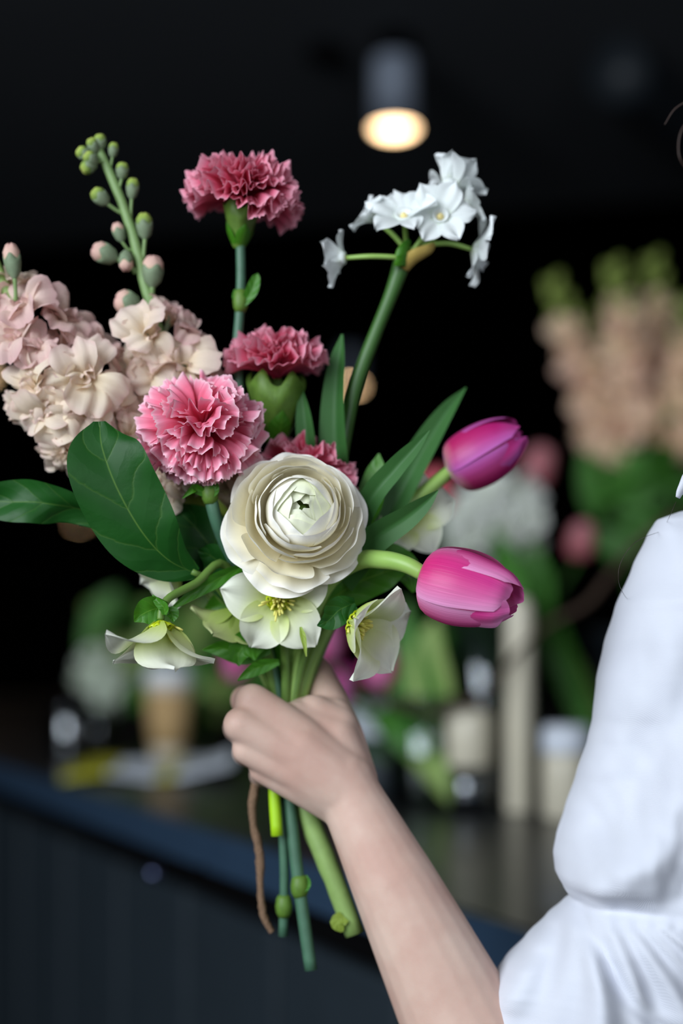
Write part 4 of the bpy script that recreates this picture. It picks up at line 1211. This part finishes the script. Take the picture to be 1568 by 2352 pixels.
pot('reflection_bottle', 'tall slim cream shape standing in for a window reflection on the tall glass vase', 1192, 1.86, [(0.016, 0), (0.0185, 0.004), (0.019, 0.245), (0.018, 0.268), (0.012, 0.280), (0.0001, 0.283)], M_cream, cat='bottle')  # bottle shape added to stand for a window reflection in the vase
pot('highlight_jar', 'small cream shape standing in for a highlight on glass, below the tulip', 1078, 1.86, [(0.026, 0.06), (0.029, 0.064), (0.030, 0.12), (0.025, 0.135), (0.0001, 0.137)], M_cream, [(0.024, 0.0), (0.029, 0.0), (0.029, 0.06), (0.0001, 0.062)], M_glass_d, 'jar', 'cream highlight stand-ins on the counter')  # added jar shape; its cream is a highlight on the glass vases
pot('reflection_cylinder', 'taupe cylinder standing in for a reflection, behind the left half of the tall glass vase', 1060, 2.16, [(0.022, 0), (0.025, 0.004), (0.0255, 0.27), (0.022, 0.276), (0.021, 0.27), (0.0001, 0.26)], plain('taupe_reflection', '#8d8374', 0.4, 0.4, var=0.08), cat='vase')  # added cylinder in the brown-grey tone of a reflection in glass
pot('highlight_jar', 'cream and white shape standing in for a glass highlight, partly behind the white sleeve', 1300, 1.80, [(0.028, 0), (0.031, 0.004), (0.031, 0.075), (0.028, 0.083)], M_cream, [(0.0315, 0.083), (0.032, 0.086), (0.031, 0.112), (0.026, 0.118), (0.0001, 0.119)], M_lidw, 'jar', 'cream highlight stand-ins on the counter')  # cream-and-white jar shape made up for another glass highlight
pot('storage_tin', 'round pale blue-white tin beside the wrist, under blurred leaves', 873, 2.1, [(0.043, 0), (0.046, 0.004), (0.046, 0.085)], M_panel, [(0.047, 0.085), (0.048, 0.089), (0.047, 0.125), (0.040, 0.133), (0.0001, 0.134)], M_lidw, 'tin')


def strap(root, pts, w, mat, seed=0, roll=0.3):
    leaf('leaf', pts, [w * 0.6, w, w * 0.9, w * 0.1], mat, root, roll, 0.3, 0.05, nu=6, nv=14, seed=seed)


# leafy bunch behind the cup
R = random.Random(31)
c = on_top(370, 3.15)
bush = thing('leafy_bunch', 'blurred bunch of leafy green stems with pale blooms behind the coffee cup', 'plant', c)
for k in range(46):
    px, py = R.uniform(215, 620), R.uniform(1395, 1640)
    Y = R.uniform(3.0, 3.35)
    p = S(px, py, Y)
    d = Vector((R.uniform(-1, 1), R.uniform(-0.6, 0.2), R.uniform(-0.4, 0.8))).normalized() * R.uniform(0.05, 0.085)
    leaf('leaf', [p - d, p - d * 0.3 + Vector((0, 0, 0.01)), p + d * 0.4 + Vector((0, 0, 0.01)), p + d], [0.006, 0.026, 0.024, 0.002], M_leaf_bg if R.random() < 0.6 else M_leaf_bg2, bush, R.uniform(-0.6, 0.6), 0.2, 0.05, nu=4, nv=8, seed=k)
for k in range(9):
    tube('stem', [c + Vector((R.uniform(-0.03, 0.03), R.uniform(-0.03, 0.03), 0.002)), c + Vector((R.uniform(-0.1, 0.1), 0, 0.14)), S(R.uniform(230, 560), R.uniform(1440, 1600), 3.15)], [0.004, 0.003], M_stem_daff, bush, 6, 8)
M_pale = petal_mat('pale_bloom', [(0, '#9fb97c'), (0.4, '#c9d8bd'), (1, '#dfe7da')], 0.6, 0.3)
PALE = floret_petals(M_pale, 380)
for (px, py) in [(222, 1515), (240, 1560), (250, 1610), (205, 1545)]:
    floret(bush, S(px, py, 3.0), (-0.3, -0.9, 0.3), 0.034, PALE, R, False)

# background flowers: tulips, white blooms, peach stocks
M_tul_c = petal_mat('tulip_coral', [(0, '#e8c9a8'), (0.2, '#e8606e'), (1, '#ea7480')], 0.45, 0.2, 0.3)
M_tul_r = petal_mat('tulip_rose', [(0, '#c9b090'), (0.25, '#b9626c'), (1, '#cf8a90')], 0.45, 0.2, 0.3)
TU_C, TU_R = tulip_meshes(M_tul_c, 660), tulip_meshes(M_tul_r, 680)
VA, VB = on_top(985, 1.93), on_top(1120, 2.02)
for i, (px, py, Y, ax, s, ms_, foot, lab, m) in enumerate([
    (742, 1520, 1.95, (0.0, -0.3, 1), 0.037, TU, VA, 'blurred pink tulip right behind the stems above the hand', 0),
    (868, 1580, 1.95, (0.15, -0.2, 1), 0.034, TU, VA, 'blurred pink tulip seen below the sideways hellebore', 0),
    (780, 1620, 1.98, (0.1, -0.4, 1), 0.030, TU_D, VA, 'blurred crimson tulip just above the wrist', 0),
    (548, 1560, 2.1, (-0.2, -0.3, 1), 0.026, TU, VA, 'blurred pink tulip peeking out left above the knuckles', 0),
    (1010, 1180, 2.0, (-0.15, -0.3, 1), 0.034, TU_C, VB, 'blurred coral tulip behind the upper tulip bud\'s base', 0),
    (1222, 1120, 2.3, (0.25, -0.2, 1), 0.036, TU_R, VB, 'blurred dusty-rose tulip behind the upper tulip\'s tip', 0),
    (1328, 1285, 2.15, (0.1, -0.2, 1), 0.030, TU_R, VB, 'blurred dusty-rose tulip alone in the dark beside the shirt shoulder', 0)]):
    b = S(px, py, Y)
    t = thing('background_tulip', lab, 'flower', b, 'tulips in the vases on the counter')
    tulip_head(t, b, ax, s, ms_, i * 0.7)
    f = foot + Vector((R.uniform(-0.03, 0.03), R.uniform(-0.03, 0.03), 0.02))
    tube('stem', [b, b.lerp(f, 0.35) + Vector((0, 0, 0.02)), f], [0.0035, 0.004, 0.004], M_stem_daff, t, 8)
greens = thing('vase_greenery', 'broad blurred green leaves and stems standing in the glass vases', 'plant', VB)
for k, (pts, w, m) in enumerate([
    ([(1000, 1830, 1.93), (985, 1700, 1.93), (950, 1560, 1.93), (930, 1380, 1.93)], 0.036, M_leaf_bg),
    ([(1010, 1830, 1.92), (1000, 1640, 1.92), (985, 1520, 1.92), (1000, 1420, 1.92)], 0.030, M_leaf_bg2),
    ([(1130, 1780, 2.02), (1170, 1500, 2.02), (1180, 1330, 2.05), (1130, 1210, 2.1)], 0.026, M_leaf_bg),
    ([(1140, 1780, 2.03), (1200, 1500, 2.05), (1240, 1350, 2.08), (1220, 1240, 2.1)], 0.024, M_leaf_bg),
    ([(1110, 1780, 2.0), (1120, 1560, 2.0), (1080, 1400, 2.02), (1060, 1260, 2.05)], 0.028, M_leaf_bg),
    ([(930, 1660, 1.98), (960, 1720, 1.9), (1000, 1780, 1.86), (1035, 1850, 1.85)], 0.020, M_leaf_bg2),
    ([(1000, 1800, 1.9), (960, 1720, 1.88), (900, 1660, 1.9), (850, 1640, 1.95)], 0.020, M_leaf_bg),
    ([(1360, 1700, 2.05), (1310, 1560, 2.1), (1260, 1420, 2.12), (1200, 1260, 2.15)], 0.022, M_leaf_bg),
    ([(1420, 1720, 2.1), (1350, 1600, 2.12), (1290, 1480, 2.14), (1240, 1380, 2.15)], 0.016, M_leaf_bg2),
    ([(1080, 1780, 2.0), (1060, 1600, 2.0), (1010, 1480, 2.0), (960, 1440, 2.0)], 0.030, M_leaf_bg)]):
    strap(greens, pts, w, m, k)
M_white_bg = petal_mat('white_bloom', [(0, '#a9bd7e'), (0.4, '#e9f0dc'), (1, '#fafcf8')], 0.6, 0.3)
WH = floret_petals(M_white_bg, 420)
c = S(1135, 1190, 2.2)
wb = thing('white_bloom', 'blurred rounded cluster of white flowers behind the upper tulip', 'flower', c)
for k, (px, py, Y, r_) in enumerate([(1060, 1175, 2.16, .034), (1120, 1140, 2.15, .030), (1185, 1130, 2.17, .034), (1215, 1190, 2.16, .032), (1150, 1215, 2.14, .028), (1085, 1240, 2.17, .032), (1215, 1255, 2.18, .026), (1040, 1230, 2.2, .026), (1150, 1280, 2.2, .024)]):
    p = S(px, py, Y)
    floret(wb, p, (p - c).normalized() + Vector((0, -0.8, 0)), r_, WH, R, True)
    tube('pedicel', [p + Vector((0, 0.02, 0)), c], [0.002, 0.003], M_stem_daff, wb, 6)
tube('stem', [c, c.lerp(VB, 0.5), VB + Vector((0, 0, 0.02))], [0.005, 0.005], M_stem_daff, wb, 8)

M_peach_bg = petal_mat('stock_peach_far', [(0, '#c6bb6c'), (0.25, '#f0cda0'), (0.7, '#f8ddbb'), (1, '#f2cdb8')], 0.6, 0.36, hue=0.03)
PB = floret_petals(M_peach_bg, 440)
M_tipg = plain('stock_tip_green', '#86974a', 0.6, 0.2, var=0.3, scale=60)
bk = on_top(1500, 2.45)
t = thing('metal_bucket', 'dark metal flower bucket on the counter hidden behind the shirt', 'bucket', bk)
lathe('bucket_wall', [(0.085, 0), (0.11, 0.24), (0.113, 0.242), (0.108, 0.242), (0.083, 0.01), (0.0001, 0.01)], M_panel, t, Matrix.Translation(bk), 36)
lathe('bucket_rim', [(0.108, 0.236), (0.114, 0.236), (0.115, 0.243), (0.108, 0.246)], M_panel, t, Matrix.Translation(bk), 36, cap=False)
SPK = [((1268, 660), (1405, 1065), 2.40, 'leftmost of the blurred peach stock spikes, leaning outward from the bunch', 2.05),
       ((1345, 740), (1445, 1030), 2.48, 'blurred peach stock spike second from the outer leaning one', 2.1),
       ((1408, 625), (1475, 1010), 2.36, 'tall blurred peach stock spike with a mossy green tip, third from the outer one', 2.1),
       ((1500, 610), (1520, 1000), 2.46, 'tallest blurred peach stock spike, above the shirt shoulder', 2.1),
       ((1590, 700), (1560, 1060), 2.36, 'blurred peach stock spike cut by the photo\'s right edge', 2.1)]
for (tip, base, Y, lab, _) in SPK:
    a, b = S(tip[0], tip[1], Y), S(base[0], base[1], Y - 0.03)
    t = thing('background_stock', lab, 'flower', b, 'peach stocks in the bucket')
    n = 21
    for k in range(n):
        f = (k + 0.5) / n
        if f < 0.26: continue
        az = k * 2.39996
        d = (b - a).normalized()
        s1_ = d.orthogonal().normalized(); s2_ = d.cross(s1_)
        out = s1_ * math.cos(az) + s2_ * math.sin(az)
        rad = 0.012 * (0.7 + f)
        floret(t, a.lerp(b, f) + out * rad, out + Vector((0, -0.3, 0.2)), 0.025 + 0.011 * f, PB, R, False)
    for k in range(13):
        f = k / 12 * 0.3
        az = k * 2.39996
        p = a.lerp(b, f) + Vector((math.cos(az) * 0.016 * (0.5 + f * 3), math.sin(az) * 0.016, 0.012))
        lathe('bud', [(0.002, -0.012), (0.008, -0.004), (0.009, 0.006), (0.004, 0.014), (0.0001, 0.016)], M_tipg, t, axis_matrix(p, (math.cos(az) * 0.5, math.sin(az) * 0.5, 1)), 8)
    tube('stem', [a, b, b.lerp(bk, 0.5) + Vector((0, 0, 0.03)), bk + Vector((R.uniform(-0.05, 0.05), R.uniform(-0.05, 0.05), 0.03))], [0.003, 0.005, 0.006, 0.006], M_stem_daff, t, 8)
    for k in range(6):
        p = b + Vector((R.uniform(-0.05, 0.05), R.uniform(-0.05, 0.03), R.uniform(-0.16, 0.0)))
        d = Vector((R.uniform(-1, 1), R.uniform(-0.8, 0.2), R.uniform(-0.8, 0.5))).normalized() * 0.06
        leaf('leaf', [p - d, p - d * 0.2, p + d * 0.5, p + d], [0.006, 0.020, 0.018, 0.002], M_leaf_bg, t, R.uniform(-0.5, 0.5), 0.2, nu=4, nv=8, seed=k)
# trailing twig
o = tube('twig', [S(1560, 1180, 1.9), S(1480, 1235, 1.9), S(1410, 1310, 1.88), S(1350, 1385, 1.86), S(1270, 1428, 1.86), S(1195, 1490, 1.84), S(1120, 1580, 1.82), S(1040, 1625, 1.82), S(960, 1632, 1.84), S(880, 1605, 1.86), S(830, 1598, 1.88)],
         [0.006, 0.0055, 0.005, 0.0045, 0.004, 0.0035, 0.0035, 0.004, 0.0035, 0.003, 0.002], plain('twig_bark', '#4c3d33', 0.8, 0.2, var=0.3, scale=80), None, 10, 60, 0.2)
tag(o, 'thin curving brown twig trailing from the shirt shoulder across the vases', 'twig')

# ------------------------------------------------------------------ pendant lamps and ceiling fittings
M_tube = plain('lamp_metal', '#97a1b2', 0.45, 0.5, 0.0, 0.05)
M_glow = emit_mat('lamp_glow', (1.0, 0.66, 0.36, 1), 10.0)
LAMP_Z = 1.15 + 1.42


def pendant(px, py, Y, label, top):
    p = S(px, py, Y)
    t = thing('pendant_lamp', label, 'lamp', p, 'cylinder pendant lamps')
    r = 0.060
    M0 = Matrix.Translation(p)
    lathe('lamp_body', [(r * 0.93, 0.012), (r, 0.0), (r, 0.19), (r * 0.9, 0.196), (0.0001, 0.197)], M_tube, t, M0, 40, cap=False)
    lathe('diffuser', [(r * 0.93, 0.008), (r * 0.8, 0.001), (r * 0.4, -0.002), (0.0001, -0.003)], M_glow, t, M0, 40, cap=False, label='glowing warm white diffuser')
    tube('cord', [p + Vector((0, 0, 0.19)), p + Vector((0, 0, (top - p.z) / 2 + 0.1)), Vector((p.x, p.y, top))], [0.004, 0.004], M_black, t, 8)
    lathe('ceiling_cap', [(0.05, 0), (0.05, -0.02), (0.0001, -0.022)], M_black, t, Matrix.Translation((p.x, p.y, top)), 24)
    l = bpy.data.lights.new('lamp_light', 'SPOT')
    l.energy = 3.0; l.color = (1.0, 0.72, 0.45); l.spot_size = 2.0; l.shadow_soft_size = 0.05
    lo = bpy.data.objects.new('lamp_light', l); COL.objects.link(lo)
    lo.parent = t; lo.location = (0, 0, -0.012)


pendant(905, 300, 3.9, 'nearest cylinder pendant lamp with a bright round diffuser, above the paperwhite flowers', CEIL)
pendant(805, 888, 7.8, 'farther pendant lamp glowing peach behind the daffodil stem', 3.5)
pendant(-40, 864, 7.6, 'pendant lamp at the photo\'s left edge, mostly hidden by the stock florets', 3.5)
pendant(182, 1200, 16.5, 'most distant pendant lamp, faint glow under the sideways dark leaf', 3.5)
p = S(745, 110, 3.98)
t = thing('ceiling_spotlight', 'small round black ceiling fitting left of the nearest pendant lamp', 'ceiling fitting', (p.x, p.y, CEIL))
lathe('housing', [(0.05, 0), (0.052, -0.02), (0.045, -0.03), (0.0001, -0.02)], M_black, t, Matrix.Translation((p.x, p.y, CEIL)), 24)
M_duct = plain('duct_grey', '#2a3036', 0.5, 0.4, var=0.1, scale=8)
t = thing('ceiling_duct', 'grey ventilation duct along the dark ceiling in the upper corner', 'duct', S(1500, 180, 4.0))
a, b = S(1410, 95, 3.9), S(1720, 330, 4.9)
tube('duct_pipe', [Vector((a.x, a.y, CEIL - 0.09)), Vector(((a.x + b.x) / 2, (a.y + b.y) / 2, CEIL - 0.09)), Vector((b.x, b.y, CEIL - 0.09))], [0.085, 0.085], M_duct, t, 24, 12)
